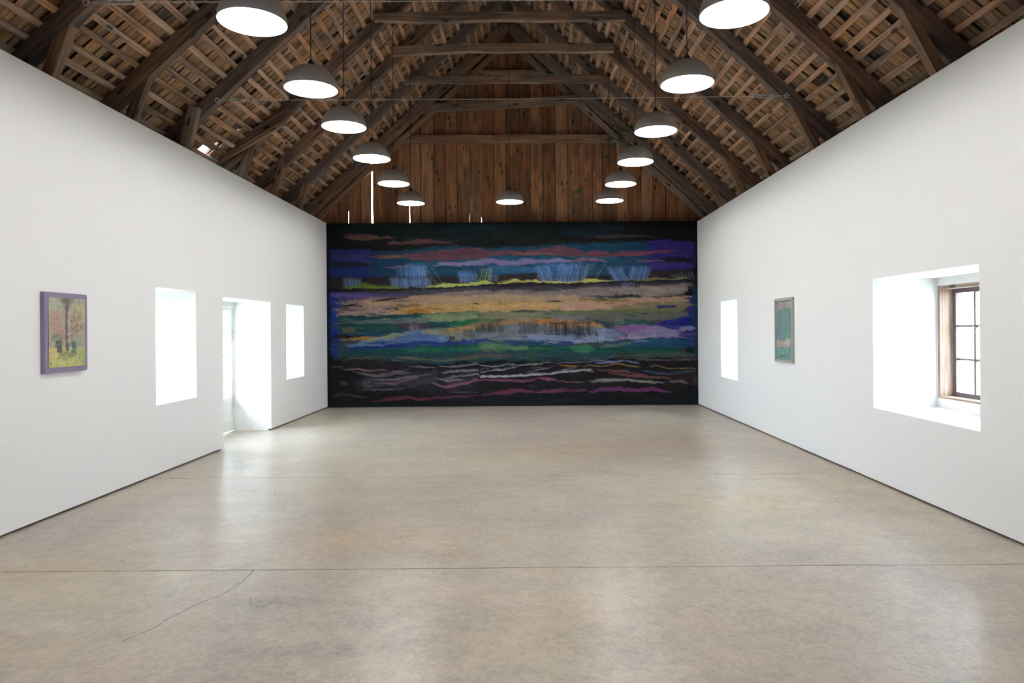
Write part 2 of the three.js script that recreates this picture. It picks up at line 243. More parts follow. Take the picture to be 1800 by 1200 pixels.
// door lining: a glazed double door set deep in the wall
{
  const d = structGroup('door_1', 'white glazed double door deep in the wall opening', 'door'), x = XL - 0.62, z0 = 9.28, z1 = 11.02, top = 2.03;
  mesh('frame', mergeGeometries([box(x - 0.03, x + 0.04, 0, top, -z0, -z0 - 0.03), box(x - 0.03, x + 0.04, 0, top, -z1, -z1 + 0.03), box(x - 0.03, x + 0.04, top - 0.045, top + 0.035, -z0 - 0.03, -z1 + 0.03)]), M.door, d);
  const zm = (z0 + z1) / 2;
  for (const [a, b, hz] of [[zm + 0.004, z1 - 0.033, z1 - 0.035], [z0 + 0.033, zm - 0.004, z0 + 0.035]]) {
    const lf = new THREE.Group(); lf.name = 'door_leaf'; d.add(lf);
    const st = 0.075, rowsY = [0.545, 0.865, 1.22, 1.575, 1.93], pieces = [];
    const X0 = x - 0.02, X1 = x + 0.02;
    pieces.push(box(X0, X1, 0.012, top - 0.05, -a, -a - st), box(X0, X1, 0.012, top - 0.05, -b, -b + st), box(X0, X1, 1.93, top - 0.05, -a - st, -b + st), box(X0, X1, 0.46, 0.545, -a - st, -b + st), box(X0, X1, 0.012, 0.14, -a - st, -b + st));
    mesh('leaf_frame', mergeGeometries(pieces), M.door, lf);
    mesh('lower_panel', box(x - 0.012, x + 0.012, 0.14, 0.46, -a - st, -b + st), M.door, lf);
    const w = (b - a - 2 * st) / 2;
    mesh('muntin', box(x - 0.014, x + 0.014, 0.545, 1.93, -(a + st + w) - 0.016, -(a + st + w) + 0.016), M.door, lf);
    for (let k = 1; k < 4; k++) mesh('muntin', box(x - 0.014, x + 0.014, rowsY[k] - 0.018, rowsY[k] + 0.018, -a - st, -b + st), M.door, lf);
    for (let k = 0; k < 4; k++) for (let c = 0; c < 2; c++) mesh('pane', box(x - 0.0015, x + 0.0015, rowsY[k] + 0.018, rowsY[k + 1] - 0.018, -(a + st + c * w) - 0.012, -(a + st + (c + 1) * w) + 0.012), M.glass, lf);
    for (const y of [1.535, 0.455]) { const h = new THREE.CylinderGeometry(0.011, 0.011, 0.17, 10); h.translate(x + 0.032, y, -hz); mesh('hinge', h, M.steel, lf); }
  }
  structure(mesh('floor_threshold', box(XL - 0.05, XL - DEEP - OUT, -0.16, -0.0015, -9.28, -11.02), std(rgb(0.4, 0.36, 0.3))), 'concrete threshold under the glazed door', 'threshold');
}
// ends of the room
structure(mesh('wall_front', box(XL - DEEP - 0.1, XR + DEEP + 0.1, 0, 3.8, -ZF, -ZF + 0.2), M.white), 'white plaster end wall behind the camera', 'wall');
{
  const s = new THREE.Shape(); s.moveTo(XL - 0.9, 3.3); s.lineTo(XR + 0.9, 3.3); s.lineTo(XA, roofY(XA, 0.19)); s.lineTo(XL - 0.9, 3.3);
  const g = new THREE.ExtrudeGeometry(s, { depth: 0.06, bevelEnabled: false }); g.translate(0, 0, -ZF + 0.25); structure(mesh('wall_gable_front', g, OUTER), 'brown board gable behind the camera', 'wall');
}
structure(mesh('wall_outer_back', box(XL - DEEP - OUT, XR + DEEP + OUT, -0.3, 3.42, -ZB - 0.36, -ZB - 0.6), M.reveal), 'outer masonry wall under the board gable', 'wall');
structure(mesh('wall_back', box(XL - 0.02, XR + 0.02, 0, 3.8, -ZB - 0.14, -ZB - 0.035), M.backing), 'dark end wall behind the painted mural', 'wall');

// ---------------------------------------------------------------- roof slopes: battens and shingles seen from below
const TRUSS_Z = [-1.7, -0.4, 0.9, 2.2, 3.5, 4.75, 6.03, 7.3, 8.58, 10.12, 11.4, 12.7];
const RAFT = 0.165, BT = 0.032, STEP = 0.1745, S_END = 6.42;
const inFrame = (x, y, z) => { const u = x / z * 1200 + 922, v = 578 - (y - 1.6) / z * 1200; return u > -10 && u < 1810 && v > -10 && v < 700; };
for (const side of ['left', 'right']) {
  const L = side === 'left', roof = structGroup('ceiling_' + side, L ? 'shingled roof slope with battens above the door wall' : 'shingled roof slope with battens above the large window wall', 'roof');
  roof.position.set(XA, YA, 0); roof.rotation.z = L ? Math.PI + SLOPE : -SLOPE;
  const o = L ? -1 : 1, r = rng(L ? 501 : 907);
  const rows = []; for (let s = 4.385 - 25 * STEP; s < S_END; s += STEP) rows.push(s + (r() - 0.5) * 0.02);
  // light falls in where shingles are missing near the eaves (slope distance, Z range)
  const holes = L ? [[5.5, 5.61, 9.55, 9.8], [5.36, 5.42, 9.66, 9.82], [5.02, 5.05, 9.84, 9.93], [5.79, 5.86, 9.4, 9.6]] : [[5.55, 5.6, 12.5, 12.6]];
  const slip = L ? [] : [[5.02, 7.98, 8.14], [5.28, 7.86, 8.02], [5.2, 6.98, 7.1], [4.68, 6.9, 6.98]];
  // battens
  rows.forEach((s, j) => {
    let z = ZF + 0.1 + r() * 0.5;
    while (z < ZB + 0.55) {
      const want = z + 2.4 + r() * 3.2, joint = TRUSS_Z.find((t) => t + 0.055 > want), e = Math.min(joint ? joint + 0.055 : 99, ZB + 0.62), len = e - z - 0.006, W = 0.054 + r() * 0.02, seed = 1000 + j * 31 + Math.floor(z * 10) + (L ? 7000 : 0);
      const g = plank(len, W, BT * (0.85 + 0.3 * r()), { seg: Math.max(2, Math.round(len * 2)), wob: 0.012, seed }); g.rotateY(Math.PI / 2); g.rotateZ(Math.PI / 2);   // length along z, width along slope
      const b = mesh('batten', g, M.battens[Math.floor(r() * 4)], roof); b.position.set(s, o * (RAFT + BT / 2), -(z + e) / 2); b.rotation.y = (r() - 0.5) * 0.006; b.rotation.x = (r() - 0.5) * 0.002;
      z = e;
    }
  });
  // shingles: one course between each pair of battens
  const list = [], VAR = 8, sg = [];
  for (let k = 0; k < VAR; k++) { const g = plank(1, 1, 1, { seed: 300 + k, su: 3.1, sv: 6 }), p = g.attributes.position; for (let i = 0; i < p.count; i++) { const x = p.getX(i), z = p.getZ(i); p.setXYZ(i, x + 0.12 * (hash(k, z > 0 ? 3 : 9) - 0.5), p.getY(i), z * (x > 0 ? 0.88 + 0.12 * hash(k, 5) : 1)); } sg.push(g); }
  rows.forEach((s, j) => {
    if (j + 1 >= rows.length) return;
    const mid = (s + rows[j + 1]) / 2; let z = ZF - 0.1;
    while (z < ZB + 0.6) {
      const w = (0.06 + 0.095 * Math.pow(r(), 1.3)) * (z < 3.5 ? 1.6 : 1), zc = z + w / 2; z += w + 0.004 + (r() > 0.7 ? 0.004 + 0.014 * r() : 0);
      const miss = r() > 0.985, hole = holes.some((h) => mid + 0.09 > h[0] && mid - 0.09 < h[1] && zc > h[2] && zc < h[3]) || slip.some((h) => Math.abs(mid - h[0]) < 0.09 && zc > h[1] && zc < h[2]);
      const a = r(), b = r(), c = r(), d = r(), e = r(), v = Math.floor(r() * VAR), m = r();
      if (miss || hole) continue;
      const tone = m < 0.32 ? 0 : m < 0.55 ? 1 : m < 0.78 ? 2 : m < 0.92 ? 3 : 4, n = RAFT + BT + 0.006 + 0.026 * a;
      list.push({ s: mid + 0.03 * (b - 0.5), n: o * n, z: -zc, len: STEP + 0.02, th: 0.009 + 0.005 * c, w, rx: o * (0.06 + 0.05 * (d - 0.5)), ry: (e - 0.5) * 0.1, rz: (b - 0.5) * 0.3, v, tone });
    }
  });
  const slot = new THREE.Object3D(), world = new THREE.Vector3();
  roof.updateMatrixWorld(true);
  for (const q of list) { world.set(q.s, q.n, q.z).applyMatrix4(roof.matrixWorld); q.seen = inFrame(world.x, world.y, -world.z) && -world.z > 5 && !(L ? world.x < XL - 0.35 : world.x > XR + 0.35) ? -world.z / Math.sqrt(q.w) : 1e9; }
  list.sort((p, q) => p.seen - q.seen);
  const rest = [[], [], [], [], []];
  list.forEach((q, i) => {
    slot.position.set(q.s, q.n, q.z); slot.rotation.set(q.rz, q.ry, q.rx); slot.scale.set(q.len, q.th, q.w); slot.updateMatrix();
    if (i < 300) { const m = mesh('shingle', sg[q.v], M.shingles[q.tone], roof); m.position.copy(slot.position); m.rotation.copy(slot.rotation); m.scale.copy(slot.scale); return; }
    rest[q.tone].push(sg[q.v].clone().applyMatrix4(slot.matrix));
  });
  rest.forEach((gs, k) => { if (gs.length) mesh('shingle_course', mergeGeometries(gs), M.shingles[k], roof).userData.kind = 'stuff'; });
  // outer covering layer, open only at the holes
  const strips = [], es = [-0.3, -0.1, ...rows.map((s) => s + STEP / 2), S_END + 0.4, 7.55];
  const spans = [...new Set(es.concat(holes.flatMap((h) => [h[0], h[1]])))].sort((a, b) => a - b);
  for (let k = 0; k + 1 < spans.length; k++) {
    const a = spans[k], b = spans[k + 1]; let z = ZF - 0.5;
    const cut = holes.filter((h) => h[0] < b - 1e-4 && h[1] > a + 1e-4).sort((p, q) => p[2] - q[2]);
    for (const h of [...cut, [0, 0, ZB + 1, 0]]) { strips.push(box(a, b + 0.001, o * (RAFT + BT + 0.045), o * (RAFT + BT + 0.085), -z, -h[2])); z = h[3]; }
  }
  mesh('outer_shingles', mergeGeometries(strips), M.deck, roof).userData.kind = 'stuff';
}

// ---------------------------------------------------------------- roof trusses
{
  const names = ['fifth truss behind the camera', 'fourth truss behind the camera', 'third truss behind the camera', 'roof truss overhead just in front of the camera', 'roof truss overhead above the near floor', 'roof truss above the first floor joint'];
  const seen = ['dark timber roof truss nearest to the viewer, with steel cable', 'second roof truss from the viewer, no collar tie in view', 'weathered roof truss with broken rafter foot and steel cable', 'roof truss carrying the nearest and highest collar tie', 'roof truss carrying the second collar tie from the viewer', 'roof truss carrying the third collar tie, just before the gable'];
  TRUSS_Z.forEach((Z, i) => {
    const t = thing('roof_truss', i < 6 ? 'timber ' + names[i] : seen[i - 6], 'truss', [0, 0, 0], 'timber roof trusses'), zc = -(Z + 0.055), mat = M.rafters[i % 3], r = rng(77 + i);
    for (const sg of [-1, 1]) {
      const s1 = 6.38, jn = (s) => [XA + sg * CS * s + sg * SN * RAFT / 2, YA - SN * s + CS * RAFT / 2], [x0, y0] = jn(sg > 0 ? 0.0 : 0.02), [x1, y1] = jn(s1);
      mesh('rafter', bar(x0, y0, x1, y1, zc + (sg > 0 ? 0.002 : -0.002), RAFT - 0.004, 0.11, { seg: 12, wob: 0.014, seed: 40 + i * 2 + (sg > 0 ? 1 : 0) }), mat, t);
      const broken = sg < 0 && i === 8;
      if (!broken) {                                           // strut from the rafter down behind the top of the plaster wall
        const kx = sg > 0 ? 3.37 : -4.0, bx = sg > 0 ? 3.665 : -4.175, dx = bx - kx, y0s = roofY(kx), y1s = 3.83, ext = 0.45, ln = Math.hypot(dx, y1s - y0s), ux = dx / ln, uy = (y1s - y0s) / ln, nx = -uy * (sg > 0 ? 1 : -1), ny = ux * (sg > 0 ? 1 : -1), hw = 0.05;
        mesh('strut', bar(kx - ux * 0.1 + nx * hw, y0s - uy * 0.1 + ny * hw, bx + ux * ext + nx * hw, y1s + uy * ext + ny * hw, zc + 0.004, hw * 2, 0.1, { seg: 5, wob: 0.012, seed: 400 + i * 2 + sg }), M.struts[i % 2], t);
      } else {
        mesh('post', bar(-4.1, 4.4, -4.35, 3.4, zc + 0.1, 0.12, 0.1, { seg: 5, wob: 0.02, seed: 611 }), M.greyWood, t);
        mesh('splinter', bar(-4.2, 4.33, -4.5, 3.75, zc - 0.03, 0.07, 0.06, { seg: 5, wob: 0.04, seed: 613 }), M.rafters[2], t);
        mesh('splinter', bar(-4.25, 4.3, -4.42, 3.7, zc + 0.03, 0.04, 0.05, { seg: 5, wob: 0.04, seed: 617 }), M.rafters[2], t);
      }
      if (sg < 0 && i === 9) {                                 // later planks nailed beside the rafter
        mesh('plank', bar(-3.42, 4.86, -4.75, 4.02, zc + 0.09, 0.13, 0.05, { seg: 6, wob: 0.012, seed: 631 }), M.rafters[1], t);
        mesh('plank', bar(-3.5, 4.68, -4.7, 3.98, zc + 0.1, 0.06, 0.06, { seg: 6, wob: 0.01, seed: 633 }), M.strut, t);
      }
    }
    if (i >= 9) mesh('collar_tie', place(plank(3.7, 0.13, 0.085, { seg: 14, wob: 0.03, bend: [0.0, 0.03, 0.01][i - 9], seed: 700 + i }), (-2.1 + 1.42) / 2 + 0.01, [6.2, 6.235, 6.215][i - 9], zc + 0.105 + 0.0, [0.001, 0.006, 0.0][i - 9]), M.tie[i % 2], t);
  });
}

// ---------------------------------------------------------------- gable of upright boards
{
  const X = [-4.64, -4.4, -4.16, -3.92, -3.7, -3.45, -3.2, -2.93, -2.67, -2.41, -2.17, -1.89, -1.65, -1.4, -1.14, -0.89, -0.62, -0.36, -0.09, 0.15, 0.42, 0.68, 0.94, 1.18, 1.46, 1.68, 1.96, 2.22, 2.49, 2.73, 3.01, 3.25, 3.49, 3.75, 4.02, 4.3];
  const w = structGroup('wall_gable', 'gable of upright reddish brown boards above the mural', 'wall'), r = rng(4242), Z = 14.45, T = 0.026;
  // gaps that let daylight through: index of the gap -> [half width, top of the open part]
  const slit = { 6: [0.015, 5.12], 9: [0.006, 4.24], 14: [-0.001, 4.98], 4: [0.005, 4.12], 7: [0.003, 4.02], 15: [0.001, 3.97] };
  for (let k = 0; k + 1 < X.length; k++) {
    const g0 = slit[k] ? slit[k][0] : 0.006 + 0.007 * r(), g1 = slit[k + 1] ? slit[k + 1][0] : 0.006 + 0.007 * r(), x0 = X[k] + g0, x1 = X[k + 1] - g1, xm = (x0 + x1) / 2;
    // outline with slightly waney edges; the top is cut to the slope
    const s = new THREE.Shape(), n = 26, yt0 = roofY(x0, RAFT + 0.085), yt1 = roofY(x1, RAFT + 0.085), yb = 3.35, seed = k * 13.7, wan = (y, q) => 0.007 * (vn(y * 2.3 + seed, q) - 0.5) + 0.012 * Math.max(0, vn(y * 0.9 + seed, q + 5) - 0.72) * 4 * (q === 1 ? -1 : 1) * (slit[q === 1 ? k + 1 : k] ? 0 : 1);
    s.moveTo(x0, yb);
    for (let i = 0; i <= n; i++) { const y = mix(yb, yt1, i / n); s.lineTo(x1 + wan(y, 1), y); }
    if (x0 < XA && x1 > XA) s.lineTo(XA, roofY(XA, RAFT + 0.085));
    for (let i = n; i >= 0; i--) { const y = mix(yb, yt0, i / n); s.lineTo(x0 + wan(y, 2), y); }
    const g = new THREE.ExtrudeGeometry(s, { depth: T, bevelEnabled: false }), p = g.attributes.position, uv = g.attributes.uv, ou = r(), ov = r(), flip = r() > 0.5 ? 1 : -1;
    for (let i = 0; i < p.count; i++) uv.setXY(i, ou + (p.getX(i) + p.getZ(i)) / 0.34, ov + flip * p.getY(i) / 1.9);
    g.translate(0, 0, -Z - 0.012 * r());
    mesh('board', g, M.boards[Math.floor(r() * 5)], w);
    // cover strip behind the gap
    if (k) { const y0 = slit[k] ? slit[k][1] : 3.35, yt = roofY(X[k], RAFT + 0.085); if (yt > y0) mesh('cover_strip', plankBox(X[k] - 0.05, X[k] + 0.05, y0, yt, -Z - 0.014, -Z - 0.034), M.deck, w); }
  }
  const rail = (x0, y0, x1, y1, z, h, m, seed) => mesh('rail', bar(x0, y0, x1, y1, z, h, 0.09, { seg: 14, wob: 0.02, seed }), m, w);
  rail(-2.9, 5.6, 2.62, 5.575, -14.33, 0.155, M.strut, 901);
  rail(-1.66, 6.95, 0.98, 6.93, -14.33, 0.16, M.strut, 903);
  rail(-2.62, 6.16, 1.86, 6.4, -14.2, 0.16, M.tie[1], 905);
  // rafters of the gable frame
  for (const sg of [-1, 1]) { const jn = (s, n) => [XA + sg * (CS * s + SN * n), YA - SN * s + CS * n]; const [x0, y0] = jn(0, 0.03), [x1, y1] = jn(6.4, 0.03); mesh('gable_rafter', bar(x0, y0, x1, y1, -13.95, 0.2, 0.12, { seg: 12, wob: 0.03, seed: 920 + sg }), M.rafters[sg > 0 ? 2 : 1], w); const [a0, b0] = jn(0.2, -0.1), [a1, b1] = jn(6.3, -0.06); mesh('edge_plank', bar(a0, b0, a1, b1, -14.3, 0.1, 0.08, { seg: 12, wob: 0.03, seed: 930 + sg }), sg > 0 ? M.greyWood : M.strut, w); }
}

// ---------------------------------------------------------------- painted textile mural
{
  const W = 2048, H = 1024, cv = document.createElement('canvas'); cv.width = W; cv.height = H; const c = cv.getContext('2d');
  const X0 = 577, X1 = 1228, Y0 = 391, Y1 = 714, q = rng(2024);
  c.scale(W / (X1 - X0), H / (Y1 - Y0)); c.translate(-X0, -Y0);
  const col = (a, al = 1) => `rgba(${a[0] | 0},${a[1] | 0},${a[2] | 0},${al})`;
  let bn = 0;
  // a torn strip of paint: points [x, top, bottom]
  function band(a, pts, { rag = 2.2, al = 0.95, streak = 0.35, soft = 0 } = {}) {
    bn++; const at = (x) => { let i = 0; while (i + 2 < pts.length && pts[i + 1][0] < x) i++; const [p, t] = [pts[i], pts[i + 1]], k = clamp((x - p[0]) / (t[0] - p[0])), e = k * k * (3 - 2 * k); return [mix(p[1], t[1], e), mix(p[2], t[2], e)]; };
    const xa = pts[0][0], xb = pts[pts.length - 1][0], N = Math.ceil((xb - xa) / 1.2), tops = [], bots = [];
    for (let i = 0; i <= N; i++) { const x = mix(xa, xb, i / N), [t, b] = at(x), th = Math.min(1, (b - t) / 4), end = Math.min(1, Math.min(x - xa, xb - x) / 8 + 0.15) * th; tops.push([x, t + rag * end * ((fbm(x / 11 + bn * 7, bn, 3) - 0.5) * 2.6)]); bots.push([x, b + rag * end * ((fbm(x / 14 + bn * 3, bn + 50, 3) - 0.5) * 1.8)]); }
    c.fillStyle = col(a, al); c.beginPath(); tops.forEach((p, i) => (i ? c.lineTo(...p) : c.moveTo(...p))); bots.reverse().forEach((p) => c.lineTo(...p)); c.closePath(); c.fill();
    c.save(); c.clip();
    for (let k = 0; k < 4 && xb - xa > 30; k++) { const f = q(), j = (k % 2 ? 1 : -1) * (10 + 16 * q()), off = q() * 40; c.fillStyle = col([a[0] + j * 1.1, a[1] + j, a[2] + j * 0.9], 0.3); c.beginPath(); for (let i = 0; i <= N; i++) { const x = mix(xa, xb, i / N), [t, b] = at(x), y = mix(t, b, 0.15 + 0.7 * f) + (b - t) * 0.9 * (fbm(x / 19 + off, bn * 3 + k, 3) - 0.5); i ? c.lineTo(x, y) : c.moveTo(x, y); } for (let i = N; i >= 0; i--) { const x = mix(xa, xb, i / N), [t, b] = at(x); c.lineTo(x, mix(t, b, 0.15 + 0.7 * f) + (b - t) * (0.25 + 0.5 * (fbm(x / 27 + off, bn * 5 + k, 3) - 0.3))); } c.closePath(); c.fill(); }
    for (let k = 0; k < (xb - xa) * streak * 0.35; k++) { const x = mix(xa, xb, q()), [t, b] = at(x), y = mix(t - 2, b + 2, q()), l = 6 + 26 * q(), j = (q() - 0.5) * 44; c.fillStyle = col([a[0] + j + 6 * (q() - 0.5), a[1] + j, a[2] + j * 0.9], 0.16 + 0.2 * q()); c.beginPath(); c.ellipse(x, y, l, 0.5 + 2.4 * q(), (q() - 0.5) * 0.14, 0, 7); c.fill(); }
    c.restore();
  }
  const rect = (a, x0, y0, x1, y1, al = 1) => { c.fillStyle = col(a, al); c.fillRect(x0, y0, x1 - x0, y1 - y0); };
  // upright or slanted grass-like strokes
  function strokes(a, x0, x1, y0, y1, n, { lean = 0, fan = 0, w = 0.5, al = 0.7, jit = 25 } = {}) { for (let k = 0; k < n; k++) { const x = mix(x0, x1, q()), yb = y1 - 3 * q(), yt = mix(y0, y1, 0.5 * q() * q()), dx = (lean + fan * ((x - x0) / (x1 - x0) - 0.5)) * (yb - yt), j = (q() - 0.5) * jit; c.strokeStyle = col([a[0] + j, a[1] + j, a[2] + j], al * (0.5 + 0.5 * q())); c.lineWidth = w * (0.5 + q()); c.beginPath(); c.moveTo(x, yb); c.quadraticCurveTo(x + dx * 0.4, (yb + yt) / 2, x + dx, yt); c.stroke(); } }
  rect([12, 14, 18], X0, Y0, X1, Y1);
  // upper dark sky
  band([15, 27, 30], [[577, 391, 440], [800, 391, 436], [1228, 391, 436]], { rag: 3 });
  band([16, 38, 50], [[780, 396, 412], [840, 394, 409], [900, 398, 404]], { al: 0.6 }); band([14, 36, 50], [[990, 402, 432], [1060, 398, 424], [1170, 404, 420]], { al: 0.7 });
  band([13, 14, 17], [[1100, 391, 426], [1160, 391, 424], [1228, 391, 430]], { al: 0.8 });
  band([14, 14, 16], [[582, 404, 440], [640, 418, 438], [760, 428, 440], [850, 424, 436], [1010, 418, 426], [1100, 418, 425], [1225, 420, 428]], { rag: 4 });
  band([104, 72, 66], [[606, 414, 417], [625, 412, 421], [645, 411, 421], [665, 414, 419], [674, 417, 419], [684, 413, 418], [694, 417, 418]], { rag: 1.2 });
  band([92, 62, 60], [[684, 427, 429], [698, 424, 429], [710, 426, 429], [722, 422, 429], [738, 420, 429], [755, 419, 427], [775, 424, 427], [800, 425, 427]], { rag: 1.2 });
  band([60, 48, 50], [[1046, 418, 420], [1060, 415, 422], [1100, 414, 420], [1160, 418, 420]], { al: 0.7 });
  // blue storm band
  rect([24, 38, 100], 582, 437, 655, 487, 0.95); rect([16, 54, 84], 655, 440, 720, 487, 0.95); band([20, 62, 88], [[715, 436, 487], [790, 432, 487], [900, 436, 487], [1010, 430, 487], [1150, 428, 484]], { rag: 3 });
  band([46, 38, 116], [[1140, 426, 480], [1165, 424, 478], [1224, 428, 477]], { rag: 2 }); band([48, 40, 98], [[588, 438, 456], [620, 440, 462], [654, 436, 470]], { al: 0.3 });
  for (let k = 0; k < 90; k++) rect([20 + 40 * q(), 30 + 40 * q(), 80 + 60 * q()], ...((x, y) => [x, y, x + 1 + 3 * q(), y + 12 + 26 * q()])(q() < 0.5 ? 583 + 75 * q() : 1090 + 134 * q(), 432 + 22 * q()), 0.18);
  band([20, 26, 44], [[584, 458, 470], [610, 459, 470], [640, 460, 467], [660, 464, 466]], { rag: 2 }); band([28, 26, 36], [[1164, 456, 464], [1190, 455, 464], [1222, 456, 466]], { rag: 2 });
  band([20, 76, 98], [[720, 455, 470], [800, 446, 462], [870, 450, 466], [930, 448, 458], [1010, 446, 458], [1090, 448, 462]], { al: 0.6 });
  band([96, 62, 72], [[655, 449, 452], [690, 447, 454], [715, 447, 453], [740, 443, 458], [755, 442, 459], [790, 440, 457], [820, 436, 455], [846, 437, 455], [870, 440, 450], [910, 442, 449], [960, 438, 449], [990, 434, 450], [1020, 440, 453], [1033, 446, 452]], { rag: 2.4 });
  band([110, 78, 62], [[668, 450, 452], [695, 447, 454], [715, 449, 452]], { al: 0.6 }); band([112, 62, 76], [[1033, 446, 452], [1052, 443, 453], [1080, 446, 454], [1110, 445, 452], [1135, 443, 452], [1160, 443, 448], [1194, 443, 445]], { rag: 1.6 });
  band([126, 82, 74], [[902, 445, 448], [930, 443, 449], [975, 446, 449]], { al: 0.5 });
  band([124, 94, 116], [[682, 469, 470], [705, 467, 470], [730, 466, 469], [745, 467, 468]], { rag: 0.7 }); band([116, 108, 150], [[764, 466, 468], [785, 461, 467], [810, 460, 468], [842, 457, 468], [870, 455, 464], [885, 459, 468], [905, 459, 468], [930, 456, 466], [960, 458, 464], [985, 456, 463], [1012, 460, 462]], { rag: 1.6 });
  band([124, 90, 112], [[1008, 459, 462], [1030, 455, 461], [1050, 456, 461], [1074, 462, 463]], { rag: 1.1 }); band([112, 76, 110], [[1124, 461, 463], [1140, 459, 463], [1172, 460, 462]], { rag: 0.8 });
  band([44, 92, 134], [[860, 466, 481], [900, 469, 483], [950, 466, 480], [985, 462, 482], [1012, 468, 484]], { al: 0.55 }); band([58, 100, 150], [[715, 464, 486], [735, 462, 486], [755, 466, 485]], { al: 0.55 });
  // dark brown strip with pale reeds and lime hills
  rect([36, 33, 36], 578, 486, 1223, 506); band([30, 26, 28], [[640, 487, 498], [690, 488, 500]], { al: 0.6 }); band([40, 31, 34], [[880, 484, 498], [950, 482, 496]], { al: 0.8 }); band([42, 36, 38], [[1140, 478, 494], [1222, 476, 494]], { al: 0.9 });
  c.strokeStyle = 'rgba(6,8,14,.85)'; c.lineWidth = 0.9; c.beginPath(); c.moveTo(578, 487); c.lineTo(690, 486.5); c.lineTo(735, 483); c.lineTo(800, 484); c.lineTo(930, 482); c.lineTo(975, 479); c.lineTo(1010, 479); c.lineTo(1110, 475); c.lineTo(1224, 475); c.stroke();
  const pale = [118, 150, 206];
  rect([90, 120, 180], 612, 488, 632, 503, 0.35); rect([80, 112, 170], 694, 488, 760, 504, 0.4); rect([84, 120, 180], 722, 466, 748, 500, 0.3); rect([86, 118, 178], 812, 480, 838, 496, 0.45); rect([74, 104, 160], 960, 466, 1012, 498, 0.35); rect([70, 96, 150], 1082, 470, 1140, 496, 0.3);
  strokes(pale, 608, 638, 486, 505, 42); strokes(pale, 690, 762, 486, 506, 130, { lean: -0.12 }); strokes(pale, 700, 750, 468, 488, 70); strokes(pale, 810, 842, 474, 497, 60, { lean: -0.1 }); strokes([150, 170, 130], 843, 866, 470, 496, 40, { lean: 0.15 }); strokes(pale, 862, 880, 480, 497, 24);
  strokes(pale, 952, 978, 466, 498, 60, { lean: -0.35 }); strokes(pale, 976, 1030, 462, 500, 130, { lean: 0.3 }); strokes([150, 170, 190], 1016, 1050, 456, 496, 16, { lean: 0.75, w: 0.4 }); strokes([160, 170, 170], 752, 785, 462, 502, 14, { lean: -0.7, w: 0.35 });
  strokes(pale, 1080, 1108, 470, 498, 60, { lean: -0.5 }); strokes(pale, 1106, 1140, 470, 498, 80, { lean: 0.3 }); strokes([100, 140, 170], 1184, 1196, 484, 494, 12); strokes([80, 130, 150], 1200, 1222, 480, 493, 26);
  strokes([10, 12, 18], 955, 1035, 470, 496, 40, { lean: 0.1, w: 0.4 });
  band([88, 112, 42], [[600, 506, 507], [622, 500, 506], [645, 496, 506], [660, 501, 507], [690, 500, 506], [720, 505, 507]], { rag: 1.4 }); band([168, 178, 96], [[743, 505, 506], [765, 502, 505], [790, 498, 504], [812, 499, 503], [838, 497, 502], [850, 493, 500], [870, 497, 500]], { rag: 1.2 });
  band([176, 176, 92], [[875, 498, 500], [890, 495, 499], [908, 491, 498], [920, 494, 498], [940, 492, 497], [955, 496, 498], [975, 495, 499], [1000, 497, 501], [1020, 496, 500], [1040, 491, 498], [1060, 495, 497], [1080, 495, 496]], { rag: 1.3 }); band([112, 116, 70], [[1112, 496, 498], [1140, 492, 496], [1160, 490, 495], [1180, 493, 495], [1205, 490, 495], [1214, 492, 494]], { rag: 1 });
  band([28, 26, 33], [[600, 506, 514], [700, 508, 516], [790, 506, 512], [860, 502, 512], [960, 499, 508], [1010, 500, 507], [1090, 497, 503], [1220, 495, 499]], { rag: 2 });
  band([60, 56, 70], [[600, 512, 520], [760, 508, 520], [850, 504, 514], [930, 506, 514], [1000, 504, 516], [1070, 500, 514], [1220, 499, 510]], { rag: 2, al: 0.7 });
  strokes(pale, 750, 772, 510, 524, 30, { al: 0.4 }); strokes(pale, 828, 846, 508, 522, 26); strokes(pale, 975, 1000, 508, 522, 40, { lean: -0.3 }); strokes(pale, 1095, 1115, 498, 508, 24, { lean: 0.3 });
  // indigo and cobalt ends
  band([18, 50, 132], [[583, 512, 622], [590, 511, 626], [604, 512, 622], [612, 514, 600]], { rag: 2 }); rect([10, 26, 36], 577, 508, 583, 640, 0.9); band([40, 44, 120], [[1188, 520, 616], [1205, 528, 614], [1224, 520, 612]], { rag: 2 }); rect([12, 58, 74], 1220, 505, 1228, 640, 0.8);
  // peach and grey cloud strata
  band([58, 66, 72], [[598, 516, 630], [700, 514, 632], [900, 510, 632], [1100, 508, 630], [1206, 512, 628]], { rag: 3, streak: 1.2 });
  const S = (a, p, o) => band(a, p, { rag: 1.8, ...o });
  S([82, 66, 128], [[583, 517, 519], [600, 514, 524], [640, 516, 526], [680, 517, 521], [730, 516, 519]]); S([138, 116, 108], [[592, 531, 533], [615, 527, 536], [660, 522, 534], [700, 521, 532], [760, 517, 530], [820, 514, 526]]);
  S([124, 112, 112], [[760, 516, 530], [830, 512, 527], [900, 511, 522], [980, 512, 524], [1060, 507, 522], [1140, 505, 520], [1200, 502, 512], [1220, 502, 503]]); S([134, 122, 116], [[1075, 510, 514], [1100, 508, 518], [1160, 506, 524], [1200, 504, 520], [1212, 508, 514]]);
  S([160, 136, 110], [[640, 527, 540], [700, 524, 540], [760, 520, 552], [830, 520, 552], [860, 515, 538], [900, 518, 540], [960, 523, 548], [1000, 520, 546], [1060, 526, 548], [1130, 525, 545], [1190, 525, 540], [1214, 530, 542]]);
  S([146, 122, 112], [[590, 542, 544], [610, 538, 547], [660, 538, 544], [690, 535, 542]]); S([156, 132, 124], [[594, 551, 556], [620, 546, 557], [660, 542, 554], [720, 540, 550], [790, 538, 548]]);
